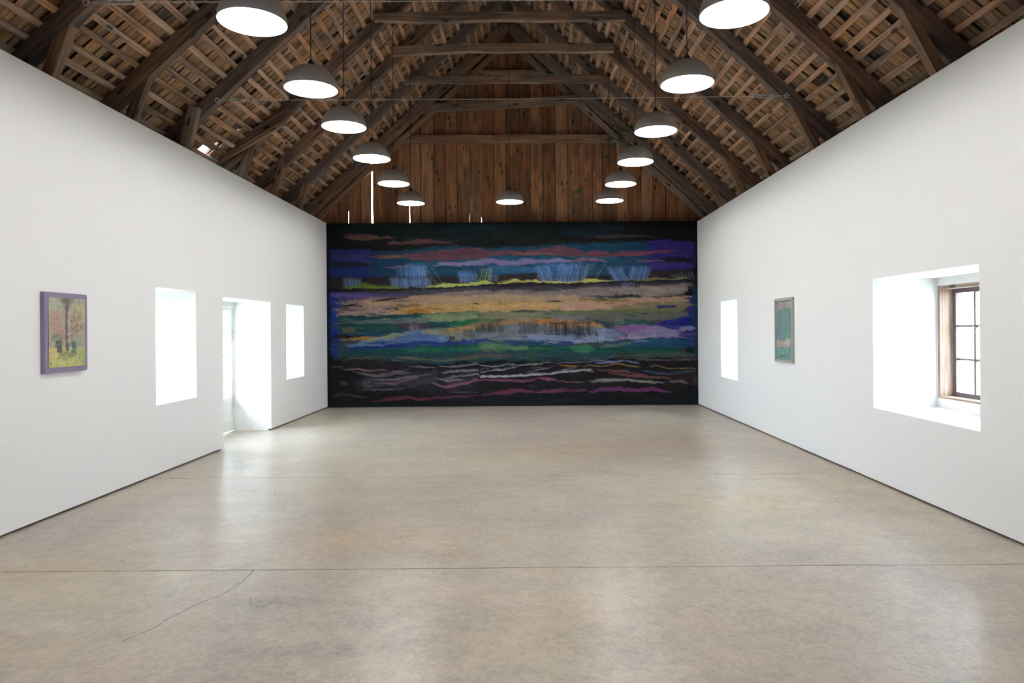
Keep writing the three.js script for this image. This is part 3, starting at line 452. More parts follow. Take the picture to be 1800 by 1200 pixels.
  S([172, 140, 88], [[690, 545, 553], [740, 538, 553], [800, 533, 551], [850, 530, 550], [880, 535, 549], [930, 532, 546], [985, 534, 546]]); S([150, 104, 40], [[718, 545, 550], [735, 541, 553], [760, 546, 551]], { al: 0.65 }); S([132, 98, 70], [[700, 534, 540], [730, 533, 540], [745, 535, 538]], { al: 0.6 });
  S([184, 144, 96], [[840, 537, 546], [900, 534, 542], [960, 534, 544], [985, 538, 542]], { al: 0.6 }); S([146, 138, 66], [[870, 533, 538], [890, 531, 538], [905, 533, 536]], { al: 0.7 }); S([168, 138, 116], [[985, 538, 548], [1020, 530, 548], [1060, 528, 546], [1100, 530, 540], [1150, 526, 532]]); S([128, 106, 62], [[1020, 524, 530], [1070, 526, 533], [1110, 528, 533]], { al: 0.7 });
  S([176, 128, 118], [[1010, 541, 544], [1080, 534, 538], [1150, 527, 531], [1218, 523, 526]], { rag: 0.8, al: 0.85 }); S([122, 112, 84], [[1080, 540, 552], [1140, 534, 552], [1200, 533, 550], [1216, 536, 542]]); S([36, 30, 108], [[1150, 541, 542], [1165, 540, 545], [1190, 539, 543]], { rag: 0.8 });
  S([30, 32, 38], [[602, 536, 537], [618, 533, 537], [632, 532, 534]], { rag: 0.8 }); S([26, 30, 40], [[655, 528, 529], [680, 524, 528], [700, 523, 526], [712, 523, 524]], { rag: 0.9 }); S([14, 44, 62], [[674, 542, 543], [684, 540, 543], [694, 539, 540]], { rag: 0.6 }); S([24, 34, 44], [[1072, 524, 525], [1095, 521, 525], [1120, 521, 524], [1132, 524, 525]], { rag: 0.9 }); S([22, 26, 50], [[590, 545, 546], [625, 543, 545], [645, 543, 544]], { rag: 0.5 }); S([20, 40, 60], [[962, 531, 532], [980, 529, 532], [994, 531, 531.6]], { rag: 0.5 }); S([30, 36, 52], [[832, 534, 534.6], [842, 533, 536]], { rag: 0.4 });
  // green and slate hills
  S([18, 62, 72], [[598, 552, 566], [660, 554, 564], [720, 551, 560], [800, 549, 558], [842, 546, 554]]); S([92, 108, 102], [[586, 568, 569], [610, 565, 570], [680, 561, 570], [740, 557, 569], [800, 556, 568], [842, 552, 566]]); S([120, 134, 98], [[740, 553, 558], [800, 550, 566], [842, 546, 562], [842.5, 546, 562]], { al: 0.75 });
  S([116, 118, 96], [[843, 550, 566], [880, 549, 562], [930, 550, 566], [975, 549, 560]]); S([110, 112, 118], [[975, 552, 566], [1000, 552, 566], [1040, 554, 562], [1070, 552, 560]]); S([96, 110, 76], [[960, 550, 556], [1010, 548, 556], [1060, 548, 554], [1130, 546, 553], [1200, 548, 554]], { al: 0.8 });
  S([92, 92, 86], [[1030, 556, 564], [1080, 553, 568], [1120, 556, 566], [1170, 553, 566], [1212, 550, 560]]); S([30, 62, 70], [[600, 568, 586], [660, 568, 584], [720, 568, 582], [790, 566, 578], [842, 562, 575]]); S([22, 76, 66], [[620, 570, 578], [680, 571, 580], [740, 570, 576]], { al: 0.55 }); S([30, 92, 66], [[790, 567, 577], [820, 563, 575], [842, 559, 573]], { al: 0.8 });
  S([66, 52, 66], [[695, 569, 573], [730, 566, 580], [755, 570, 574]]); S([78, 104, 70], [[842.5, 556, 580], [870, 562, 578], [890, 568, 576]], { al: 0.8 }); S([28, 84, 72], [[1085, 566, 576], [1110, 564, 578], [1150, 568, 576]], { al: 0.8 }); S([34, 40, 120], [[1140, 575, 582], [1175, 566, 584], [1222, 558, 584]]);
  S([118, 112, 56], [[604, 576, 583], [615, 575, 583], [626, 577, 581]], { al: 0.4 }); strokes([140, 120, 50], 604, 626, 576, 584, 24);
  S([22, 56, 92], [[612, 584, 596], [680, 582, 592], [740, 579, 590]], { al: 0.8 }); S([34, 26, 34], [[582, 590, 593], [600, 587, 593], [640, 588, 596]]); S([152, 122, 58], [[600, 597, 599], [640, 590, 597], [670, 592, 598], [700, 592, 597], [725, 586, 590]], { al: 0.9 });
  S([132, 138, 110], [[636, 598, 602], [670, 590, 602], [700, 583, 594], [735, 580, 588]], { al: 0.8 }); S([92, 122, 154], [[612, 606, 609], [640, 600, 610], [700, 594, 606], [735, 578, 602], [760, 580, 602], [790, 586, 600]]); S([64, 96, 148], [[700, 590, 604], [745, 584, 602], [775, 586, 602]], { al: 0.7 });
  S([126, 124, 104], [[745, 579, 586], [790, 576, 590], [842, 570, 590]], { al: 0.8 }); S([164, 122, 84], [[790, 578, 584], [830, 572, 580], [870, 568, 576], [900, 562, 572], [980, 562, 572], [1050, 568, 576]], { al: 0.75 });
  S([112, 118, 128], [[800, 590, 600], [850, 578, 598], [900, 572, 600], [960, 572, 600], [1010, 576, 604], [1060, 578, 602], [1080, 590, 600]]); S([120, 132, 168], [[930, 590, 604], [975, 588, 608], [1030, 582, 604], [1080, 580, 602], [1100, 590, 598]], { al: 0.75 }); S([176, 118, 64], [[935, 564, 570], [975, 562, 573], [985, 569, 580]], { al: 0.55 }); S([172, 126, 84], [[978, 568, 580], [1010, 568, 578], [1030, 571, 577], [1060, 571, 577]], { al: 0.55 });
  strokes([26, 28, 34], 806, 836, 578, 596, 34, { w: 0.7, lean: -0.2, al: 0.9 }); strokes([170, 150, 130], 800, 834, 582, 598, 30, { lean: 0.2 }); strokes([24, 26, 30], 838, 886, 566, 586, 40, { w: 0.7, al: 0.9 }); strokes([30, 28, 36], 912, 978, 564, 588, 60, { w: 0.7, al: 0.85 }); strokes([24, 24, 30], 976, 1040, 562, 592, 60, { w: 0.7, al: 0.9 }); strokes([20, 22, 28], 1010, 1056, 580, 600, 34, { w: 0.8, lean: -0.3, al: 0.9 }); strokes([160, 170, 190], 1040, 1080, 586, 606, 60, { fan: 1.2, al: 0.55 }); strokes([150, 160, 130], 1082, 1100, 560, 575, 16, { lean: 0.2 }); strokes([190, 180, 190], 722, 738, 566, 580, 26, { al: 0.5 });
  S([136, 96, 150], [[1080, 576, 582], [1110, 574, 590], [1135, 574, 590], [1170, 576, 588]], { al: 0.9 }); S([132, 122, 158], [[1100, 596, 598], [1112, 588, 602], [1135, 580, 604], [1160, 576, 602], [1185, 582, 596], [1210, 576, 584], [1226, 579, 581]]); S([152, 148, 158], [[1104, 590, 598], [1130, 594, 604], [1155, 590, 604]], { al: 0.6 }); S([160, 122, 142], [[1080, 598, 600], [1095, 595, 600], [1104, 597, 599]]); S([120, 96, 170], [[1165, 594, 596], [1195, 595, 597], [1222, 598, 600]], { rag: 0.6 });
  S([28, 48, 118], [[610, 610, 618], [680, 606, 616], [740, 600, 610], [800, 601, 607], [850, 596, 604], [880, 600, 604]]); S([34, 56, 110], [[885, 600, 607], [920, 598, 606], [975, 603, 609], [1010, 602, 610]]); S([22, 66, 100], [[1060, 604, 616], [1100, 600, 616], [1160, 596, 614], [1215, 600, 612]]);
  S([14, 74, 66], [[600, 616, 626], [680, 612, 622], [760, 608, 620], [842, 606, 620], [920, 606, 620], [1010, 610, 622], [1060, 612, 624], [1200, 616, 624]]); S([20, 96, 68], [[720, 612, 618], [790, 610, 618], [842, 608, 617]], { al: 0.5 }); S([92, 124, 84], [[842.5, 602, 616], [870, 600, 618], [930, 608, 617]], { al: 0.4 }); S([60, 124, 88], [[1005, 610, 618], [1030, 608, 622], [1048, 612, 618]], { al: 0.45 }); S([94, 112, 92], [[1055, 612, 614], [1080, 606, 613], [1110, 604, 608]], { al: 0.7 });
  S([30, 62, 70], [[588, 624, 632], [680, 620, 638], [790, 620, 640], [880, 618, 636], [1000, 620, 636], [1100, 624, 632], [1224, 624, 632]], { al: 0.85 }); S([96, 94, 70], [[600, 628, 631], [700, 628, 630], [780, 632, 635], [842, 628, 631]], { rag: 1, al: 0.7 }); S([60, 74, 66], [[1080, 622, 630], [1140, 622, 632], [1224, 624, 632]], { al: 0.8 }); S([86, 70, 62], [[800, 630, 635], [850, 622, 628], [900, 624, 628]], { al: 0.5 }); rect([70, 84, 34], 926, 615, 942, 642, 0.35);
  // dark shore with pale and rose ripples
  band([21, 21, 25], [[584, 632, 714], [640, 630, 714], [690, 636, 714], [740, 642, 714], [800, 640, 714], [815, 633, 714], [835, 640, 714], [890, 634, 714], [910, 641, 714], [1000, 638, 714], [1060, 632, 714], [1100, 629, 714], [1160, 634, 714], [1228, 632, 714]], { rag: 2, streak: 0.7 });
  band([42, 38, 50], [[640, 646, 690], [720, 634, 690], [760, 650, 686], [842, 648, 694]], { al: 0.6 }); band([40, 42, 44], [[600, 628, 650], [640, 630, 642], [690, 632, 640]], { al: 0.6 }); band([58, 58, 70], [[640, 660, 682], [720, 664, 678], [770, 648, 672]], { al: 0.45 }); band([16, 22, 26], [[577, 700, 714], [700, 704, 714], [850, 694, 714], [1000, 690, 714], [1228, 686, 714]], { rag: 3, al: 0.8 });
  const line = (a, p, w) => band(a, p.map(([x, y, k = 1]) => [x, y - w * k / 2, y + w * k / 2]), { rag: 0.55, al: 0.85, streak: 0.2 });
  line([128, 98, 98], [[606, 649, 0.4], [625, 647], [650, 651], [680, 650, 0.6]], 3.4); line([96, 74, 74], [[580, 646, 0.3], [595, 643], [606, 644, 0.4]], 3); line([122, 92, 102], [[620, 652, 0.4], [660, 659], [700, 653], [722, 649, 0.4]], 3); line([108, 106, 118], [[630, 657, 0.4], [664, 661], [705, 656], [740, 654, 0.5]], 3);
  line([136, 134, 144], [[650, 667, 0.3], [690, 667], [720, 662], [760, 658, 0.4]], 2.4); line([112, 88, 96], [[660, 672, 0.4], [690, 674], [730, 664], [740, 663, 0.4]], 5); line([112, 112, 124], [[632, 684, 0.4], [680, 685], [730, 681, 0.4]], 1.8); strokes([140, 138, 146], 630, 655, 664, 682, 26, { lean: -0.5, al: 0.4 }); rect([104, 102, 106], 600, 669, 612, 676, 0.5); strokes([90, 88, 110], 755, 800, 680, 694, 40, { lean: -0.3, al: 0.3 });
  line([122, 118, 130], [[720, 644, 0.4], [745, 645], [770, 646, 0.4]], 2.6); line([132, 130, 142], [[774, 644, 0.5], [800, 645], [842, 640]], 2.4); line([124, 122, 132], [[778, 656, 0.5], [800, 653], [842, 651]], 4); line([130, 128, 142], [[775, 668, 0.5], [805, 662], [842, 658]], 3); line([110, 110, 126], [[770, 666, 0.5], [790, 670], [815, 668, 0.4]], 5); line([130, 86, 100], [[760, 673, 0.4], [785, 680], [815, 675], [842, 668]], 4.4);
  line([176, 174, 182], [[844, 643, 0.5], [870, 645], [905, 640, 0.6]], 1.6); line([172, 170, 180], [[844, 655], [880, 651], [910, 646, 0.5]], 1.5); line([164, 164, 178], [[844, 649, 0.4], [862, 648, 0.5]], 1.3); line([176, 174, 182], [[844, 662.5], [900, 662], [960, 659], [1010, 654], [1042, 651, 0.5]], 3.2); line([170, 168, 176], [[898, 643, 0.6], [930, 643], [975, 638, 0.6]], 1.4); line([150, 150, 166], [[925, 656, 0.4], [960, 650], [976, 645, 0.4]], 1.2); line([150, 110, 140], [[935, 648, 0.4], [955, 647, 0.4]], 2); line([166, 166, 170], [[985, 653, 0.4], [1015, 648, 0.5]], 2); line([150, 150, 150], [[1018, 655, 0.3], [1030, 652], [1044, 655, 0.3]], 3.4);
  line([120, 66, 92], [[844, 668, 0.6], [880, 669], [920, 671], [945, 668, 0.5]], 5); line([124, 70, 96], [[945, 666, 0.4], [965, 668], [980, 669, 0.6]], 6); line([104, 74, 84], [[980, 671, 0.6], [1010, 674, 0.7], [1030, 674, 0.4]], 4);
  line([130, 108, 148], [[976, 640, 0.4], [1010, 639], [1060, 636], [1080, 628, 0.5]], 1.5); line([92, 110, 176], [[1040, 634, 0.6], [1070, 631, 0.6], [1085, 626, 0.3]], 2); line([138, 146, 200], [[1048, 641, 0.4], [1075, 639], [1100, 637], [1125, 641, 0.6]], 2.4); line([182, 112, 44], [[984, 643, 0.4], [1000, 645], [1018, 645, 0.4]], 2.4); line([148, 120, 66], [[1024, 647, 0.4], [1035, 644], [1050, 646], [1090, 643], [1120, 647], [1140, 648], [1155, 646], [1180, 651], [1226, 651]], 1.6); line([172, 114, 44], [[1072, 643, 0.4], [1098, 642, 0.5]], 1.6); line([150, 120, 60], [[1105, 647, 0.3], [1125, 648, 0.7]], 1.4);
  line([104, 80, 84], [[1100, 631, 0.4], [1150, 636], [1200, 636], [1226, 635]], 1.8); line([112, 76, 72], [[1190, 635, 0.4], [1226, 634]], 4); line([100, 64, 72], [[1050, 653, 0.4], [1090, 655], [1140, 662, 0.5]], 4); line([60, 76, 98], [[1130, 655, 0.4], [1170, 660], [1226, 655, 0.6]], 5); line([110, 66, 60], [[1070, 658, 0.4], [1120, 664], [1180, 668, 0.5]], 5); rect([70, 50, 50], 1180, 658, 1224, 678, 0.35); rect([100, 60, 80], 1220, 660, 1228, 682, 0.4);
  line([132, 134, 130], [[1038, 674, 0.3], [1060, 671, 1.3], [1100, 670], [1140, 674], [1172, 676, 0.2]], 4.6); line([120, 120, 122], [[1178, 674, 0.3], [1200, 674], [1215, 679, 0.3]], 4);
  line([104, 52, 74], [[652, 706, 0.3], [690, 701], [720, 698], [740, 702, 0.8], [790, 698, 0.7]], 5); line([86, 66, 68], [[580, 696, 0.3], [610, 692], [640, 698], [650, 697, 0.3]], 2); line([100, 50, 74], [[790, 698], [815, 698], [835, 695, 0.3]], 3.4); line([112, 54, 80], [[850, 695, 0.3], [885, 691], [915, 688], [940, 690, 0.4]], 7); line([116, 56, 84], [[942, 691, 0.3], [975, 689], [1000, 687], [1032, 688, 0.5]], 6.4); line([108, 48, 104], [[1036, 692, 0.4], [1060, 687], [1090, 686], [1120, 689], [1150, 687], [1182, 693, 0.3]], 7); line([96, 120, 150], [[790, 690, 0.3], [810, 691], [840, 690, 0.3]], 1); line([70, 84, 120], [[752, 692, 0.3], [775, 692, 0.4]], 1.4);
  rect([10, 40, 40], 577, 711.5, 1228, 714, 0.5); rect([10, 11, 14], 577, 391, 580, 714, 0.8); rect([9, 12, 14], 577, 391, 1228, 394, 0.8);
  // many thin torn strips laid over each other, each picking up the paint around it
  const seenAt = c.getImageData(0, 0, W, H).data, pick = (x, y) => { const i = (clamp(Math.round((y - Y0) * H / (Y1 - Y0)), 0, H - 1) * W + clamp(Math.round((x - X0) * W / (X1 - X0)), 0, W - 1)) * 4; return [seenAt[i], seenAt[i + 1], seenAt[i + 2]]; };
  for (let k = 0; k < 620; k++) {
    const x = mix(588, 1218, q()), y = q() < 0.7 ? mix(512, 640, q()) : mix(398, 708, q()), l = 8 + 34 * q() * q(), t = 0.5 + 1.7 * q(), p = pick(x + (q() - 0.5) * 40, y + (q() - 0.5) * (y > 486 && y < 512 ? 3 : 17)), j = (q() - 0.5) * 34;
    if (y > 484 && y < 508) continue;
    c.fillStyle = col([p[0] + j, p[1] + j, p[2] + j * 0.8], 0.5 + 0.35 * q()); c.beginPath(); const n = 14, o = q() * 90; for (let i = 0; i <= n; i++) { const u = i / n, e = Math.sin(u * Math.PI); c.lineTo(x + (u - 0.5) * 2 * l, y - t * e * (0.4 + 1.6 * vn(u * 6 + o, 2)) + 2.4 * (vn(u * 2 + o, 7) - 0.5)); } for (let i = n; i >= 0; i--) { const u = i / n, e = Math.sin(u * Math.PI); c.lineTo(x + (u - 0.5) * 2 * l, y + t * 0.5 * e * vn(u * 5 + o, 5) + 2.4 * (vn(u * 2 + o, 7) - 0.5)); } c.closePath(); c.fill();
  }
  strokes([120, 150, 200], 640, 1180, 560, 612, 70, { w: 0.35, al: 0.3 }); strokes([16, 18, 24], 620, 1200, 556, 620, 60, { w: 0.35, al: 0.35 }); strokes([190, 180, 160], 780, 980, 516, 560, 26, { w: 0.3, al: 0.4, lean: 0.1 });
  strokes([24, 26, 30], 840, 886, 568, 588, 26, { w: 0.7, al: 0.85 }); strokes([22, 22, 28], 976, 1044, 566, 594, 40, { w: 0.7, al: 0.85 });
  // woven grain of the cloth and linear gain from print density
  const im = c.getImageData(0, 0, W, H), src = Uint8ClampedArray.from(im.data), dd = im.data, GAIN = 0.7, lut = new Float32Array(256); for (let k = 0; k < 256; k++) lut[k] = Math.pow(k / 255, 2.2);
  for (let y = 0, o = 0; y < H; y++) for (let x = 0; x < W; x++, o += 4) { const n1 = vn(x / 34, y / 13), n2 = vn(x / 9 + 70, y / 4), wx = clamp(Math.round(x + 9 * (n1 - 0.5) + 3 * (n2 - 0.5)), 0, W - 1), wy = clamp(Math.round(y + 6 * (vn(x / 21, y / 17 + 90) - 0.5) + 3 * (vn(x / 6 + 30, y / 5) - 0.5)), 0, H - 1), s0 = (wy * W + wx) * 4, s1 = (clamp(wy + 5, 0, H - 1) * W + clamp(wx + 11, 0, W - 1)) * 4;
    const tear = n1 * 0.5 + n2 * 0.5, g = GAIN * (0.72 + 0.26 * hash(x, y) * vn(x / 3, y / 9) + 0.42 * (vn(x / 15, y / 5 + 200) * 0.6 + n2 * 0.4) + 0.16 * (vn(x / 2.2, y / 60) - 0.5) + 0.1 * (vn(x / 40, y / 200) - 0.5));
    for (let k = 0; k < 3; k++) dd[o + k] = 255 * Math.pow(clamp(mix(lut[src[s0 + k]], lut[src[s1 + k]], 0.45 * tear) * g), 1 / 2.2); }
  c.putImageData(im, 0, 0);
  const tex = new THREE.CanvasTexture(cv); tex.colorSpace = THREE.SRGBColorSpace; tex.wrapS = tex.wrapT = THREE.ClampToEdgeWrapping;
  const mat = new THREE.MeshPhysicalMaterial({ map: tex, roughness: 0.85, specularIntensity: 0.35, side: THREE.DoubleSide }), hem = std(rgb(0.012, 0.02, 0.022));
  const m = thing('painted_mural', 'huge dark landscape painting on sewn cloth covering the end wall', 'painting', [0, 0, -ZB]);
  const x0 = XL + 0.012, x1 = XR - 0.004, y0 = 0.012, y1 = 3.815, cuts = [577, 655, 720, 843, 977, 1105, 1228].map((p) => mix(x0, x1, (p - 577) / 651));
  for (let k = 0; k + 1 < cuts.length; k++) {                // each sewn width hangs with its own folds
    const a = cuts[k] + (k ? 0.0006 : 0), b = cuts[k + 1] - 0.0006, nx = 34, ny = 70, g = new THREE.PlaneGeometry(b - a, y1 - y0, nx, ny); g.translate((a + b) / 2, (y0 + y1) / 2, 0);
    const p = g.attributes.position, uv = g.attributes.uv;
    for (let i = 0; i < p.count; i++) {
      const x = p.getX(i), y = p.getY(i), hang = 0.35 + 0.65 * (1 - y / y1), e = Math.min(1, Math.min(x - a, b - x) / 0.05);
      const low = Math.max(0, y0 + 0.25 - y);
      p.setZ(i, 0.012 + hang * (0.016 * (fbm(x * 2.1 + 3, y * 0.35, 2) - 0.5) + 0.012 * (vn(x * 6.5 + 9, y * 0.8) - 0.5)) + 0.006 * (vn(x * 3, y * 4) - 0.5) - 0.005 * (1 - e) + 0.03 * low * (vn(x * 5, 2) - 0.3));
      if (y < y0 + 0.01) p.setY(i, y0 + 0.01 * vn(x * 3.1, 4)); uv.setXY(i, (x - x0) / (x1 - x0), (y - y0) / (y1 - y0));
    }
    g.computeVertexNormals(); mesh('cloth_panel', g, mat, m);
  }
  mesh('top_batten', box(x0, x1, y1 - 0.03, y1 + 0.004, -0.03, 0.002), hem, m);
}

// ---------------------------------------------------------------- two panel paintings on the side walls
function picture(w, h, draw) { const cv = document.createElement('canvas'); cv.width = w; cv.height = h; const c = cv.getContext('2d'); draw(c, w, h); const im = c.getImageData(0, 0, w, h), d = im.data; for (let o = 0, k = 0; o < d.length; o += 4, k++) { const g = 0.93 + 0.14 * hash(k % w, (k / w) | 0), l = (d[o] + d[o + 1] + d[o + 2]) / 3; for (let e = 0; e < 3; e++) d[o + e] = clamp(mix(l, d[o + e], 0.72) * g * 0.92, 0, 255); } c.putImageData(im, 0, 0); const t = new THREE.CanvasTexture(cv); t.colorSpace = THREE.SRGBColorSpace; return t; }
function dabs(c, q, a, x0, y0, x1, y1, n, s, { al = 0.5, tall = 1, jit = 40 } = {}) { for (let k = 0; k < n; k++) { const j = (q() - 0.5) * jit; c.fillStyle = `rgba(${clamp(a[0] + j + 10 * (q() - 0.5), 0, 255) | 0},${clamp(a[1] + j, 0, 255) | 0},${clamp(a[2] + j + 10 * (q() - 0.5), 0, 255) | 0},${al * (0.5 + 0.5 * q())})`; c.beginPath(); c.ellipse(mix(x0, x1, q()), mix(y0, y1, q()), s * (0.4 + q()), s * tall * (0.3 + 0.7 * q()), q() * 1.5, 0, 7); c.fill(); } }
function scribble(c, q, a, x0, y0, x1, y1, n, w = 2) { for (let k = 0; k < n; k++) { c.strokeStyle = `rgba(${a},${0.35 + 0.5 * q()})`; c.lineWidth = w * (0.4 + q()); c.beginPath(); let x = mix(x0, x1, q()), y = mix(y0, y1, q()); c.moveTo(x, y); for (let i = 0; i < 4; i++) { x += (q() - 0.5) * 26; y += (q() - 0.5) * 26; c.lineTo(x, y); } c.stroke(); } }
{
  const q = rng(31), tex = picture(512, 640, (c, w, h) => {
    c.fillStyle = 'rgb(172,164,138)'; c.fillRect(0, 0, w, h);
    dabs(c, q, [176, 168, 140], 0, 0, w, h, 700, 22); dabs(c, q, [176, 188, 162], 0, 0, 220, 150, 120, 24); dabs(c, q, [200, 190, 116], 380, 60, w, 240, 160, 20); dabs(c, q, [198, 150, 128], 20, 120, 180, 330, 200, 20, { al: 0.4 }); dabs(c, q, [190, 138, 120], 90, 300, 250, 420, 140, 20, { al: 0.45 }); dabs(c, q, [182, 146, 122], 280, 170, 470, 340, 180, 20, { al: 0.4 });
    dabs(c, q, [168, 160, 128], 0, 330, w, 460, 200, 20); dabs(c, q, [140, 166, 130], 60, 330, 160, 470, 60, 14); dabs(c, q, [204, 202, 104], 0, 470, w, h, 620, 24, { al: 0.6 }); dabs(c, q, [222, 190, 110], 0, 460, 120, 540, 60, 22); dabs(c, q, [160, 200, 96], 390, 480, w, 620, 80, 16); dabs(c, q, [150, 160, 92], 140, 500, 330, 560, 90, 16);
    dabs(c, q, [108, 98, 104], 234, 0, 268, 490, 330, 9, { tall: 3, al: 0.6 }); dabs(c, q, [112, 104, 104], 170, 0, 330, 40, 60, 14); for (const [x, y] of [[150, 0], [345, 0], [190, 20], [310, 10]]) { c.strokeStyle = 'rgba(108,98,100,.7)'; c.lineWidth = 6; c.beginPath(); c.moveTo(x, y); c.quadraticCurveTo(mix(x, 252, 0.6), 70, 252, 130); c.stroke(); }
    dabs(c, q, [208, 178, 154], 268, 120, 290, 420, 90, 10, { tall: 3 }); scribble(c, q, '96,60,66', 290, 120, 470, 300, 40, 5); scribble(c, q, '70,70,74', 60, 330, 160, 470, 24, 6); scribble(c, q, '74,62,66', 280, 330, 340, 460, 14, 6); dabs(c, q, [78, 92, 104], 110, 400, 172, 500, 110, 10, { tall: 1.6 }); dabs(c, q, [60, 128, 130], 320, 410, 380, 510, 90, 10, { tall: 1.5 }); dabs(c, q, [60, 90, 104], 330, 400, 360, 470, 40, 8); dabs(c, q, [110, 100, 120], 310, 480, 380, 540, 40, 10); scribble(c, q, '90,90,70', 100, 0, 220, 130, 16, 3); scribble(c, q, '110,90,70', 0, 540, w, h, 26, 4);
  });
  const p = thing('tree_painting', 'small yellow green painting of a bare tree in a lavender frame', 'painting', [XL, 1.6, -6.06]), W = 0.56, H = 0.69, T = 0.034, b = 0.042;
  const s = new THREE.Shape(), r = 0.02; s.moveTo(-W / 2 + 0.004, -H / 2); s.lineTo(W / 2 - r, -H / 2); s.quadraticCurveTo(W / 2, -H / 2, W / 2, -H / 2 + r); s.lineTo(W / 2, H / 2 - r); s.quadraticCurveTo(W / 2, H / 2, W / 2 - r, H / 2); s.lineTo(-W / 2 + 0.004, H / 2); s.lineTo(-W / 2 + 0.004, -H / 2);
  const fg = new THREE.ExtrudeGeometry(s, { depth: T, bevelEnabled: true, bevelSize: 0.004, bevelThickness: 0.004, bevelSegments: 2 }); fg.rotateY(Math.PI / 2);
  mesh('frame', fg, std(rgb(0.22, 0.185, 0.29), { roughness: 0.6 }), p);
  const pl = new THREE.BoxGeometry(W - 2 * b, H - 2 * b, 0.005); pl.rotateY(Math.PI / 2); pl.translate(T + 0.0068, 0, 0); mesh('canvas', pl, new THREE.MeshStandardMaterial({ map: tex, roughness: 0.7 }), p);
}
{
  const q = rng(57), tex = picture(460, 640, (c, w, h) => {
    c.fillStyle = 'rgb(102,150,144)'; c.fillRect(0, 0, w, h);
    dabs(c, q, [100, 152, 146], 0, 0, w, h, 700, 22, { tall: 1.6 }); dabs(c, q, [104, 134, 146], 0, 100, 160, 420, 160, 20, { tall: 2 }); dabs(c, q, [186, 152, 156], 70, 20, 210, 90, 120, 18); dabs(c, q, [188, 158, 160], 270, 20, 430, 80, 120, 18); dabs(c, q, [150, 138, 150], 0, 20, 80, 140, 60, 16); dabs(c, q, [88, 160, 140], 160, 280, 330, 420, 140, 18); scribble(c, q, '96,92,100', 60, 260, 260, 420, 44, 4); scribble(c, q, '120,108,116', 330, 90, 450, 400, 60, 4); dabs(c, q, [126, 138, 150], 40, 370, 280, 440, 60, 16);
    dabs(c, q, [198, 156, 150], 0, 440, 400, 500, 240, 18); dabs(c, q, [206, 200, 190], 290, 420, 400, 480, 60, 14); dabs(c, q, [92, 162, 152], 0, 510, w, 600, 240, 20); dabs(c, q, [170, 190, 182], 330, 330, 430, 430, 20, 12);
    c.strokeStyle = 'rgba(24,30,34,.9)'; c.lineWidth = 8; c.beginPath(); c.moveTo(110, 606); for (let i = 0; i < 11; i++) c.lineTo(122 + i * 17, 602 + (i % 2 ? 10 : -10) * (0.4 + q())); c.stroke();
  });
  const p = thing('teal_painting', 'small teal and pink abstract painting in a thin grey frame', 'painting', [XR, 1.555, -9.43]), W = 0.65, H = 0.89, T = 0.03, b = 0.035;
  const fr = [box(0, -T, -H / 2, H / 2, -W / 2, -W / 2 + b), box(0, -T, -H / 2, H / 2, W / 2, W / 2 - b), box(0, -T, H / 2 - b, H / 2, -W / 2 + b, W / 2 - b), box(0, -T, -H / 2, -H / 2 + b, -W / 2 + b, W / 2 - b)];
  mesh('frame', mergeGeometries(fr), std(rgb(0.36, 0.35, 0.3), { roughness: 0.55 }), p);
  const pl = new THREE.BoxGeometry(W - 2 * b, H - 2 * b, 0.016); pl.rotateY(-Math.PI / 2); pl.translate(-0.01, 0, 0); mesh('canvas', pl, new THREE.MeshStandardMaterial({ map: tex, roughness: 0.7 }), p);
}

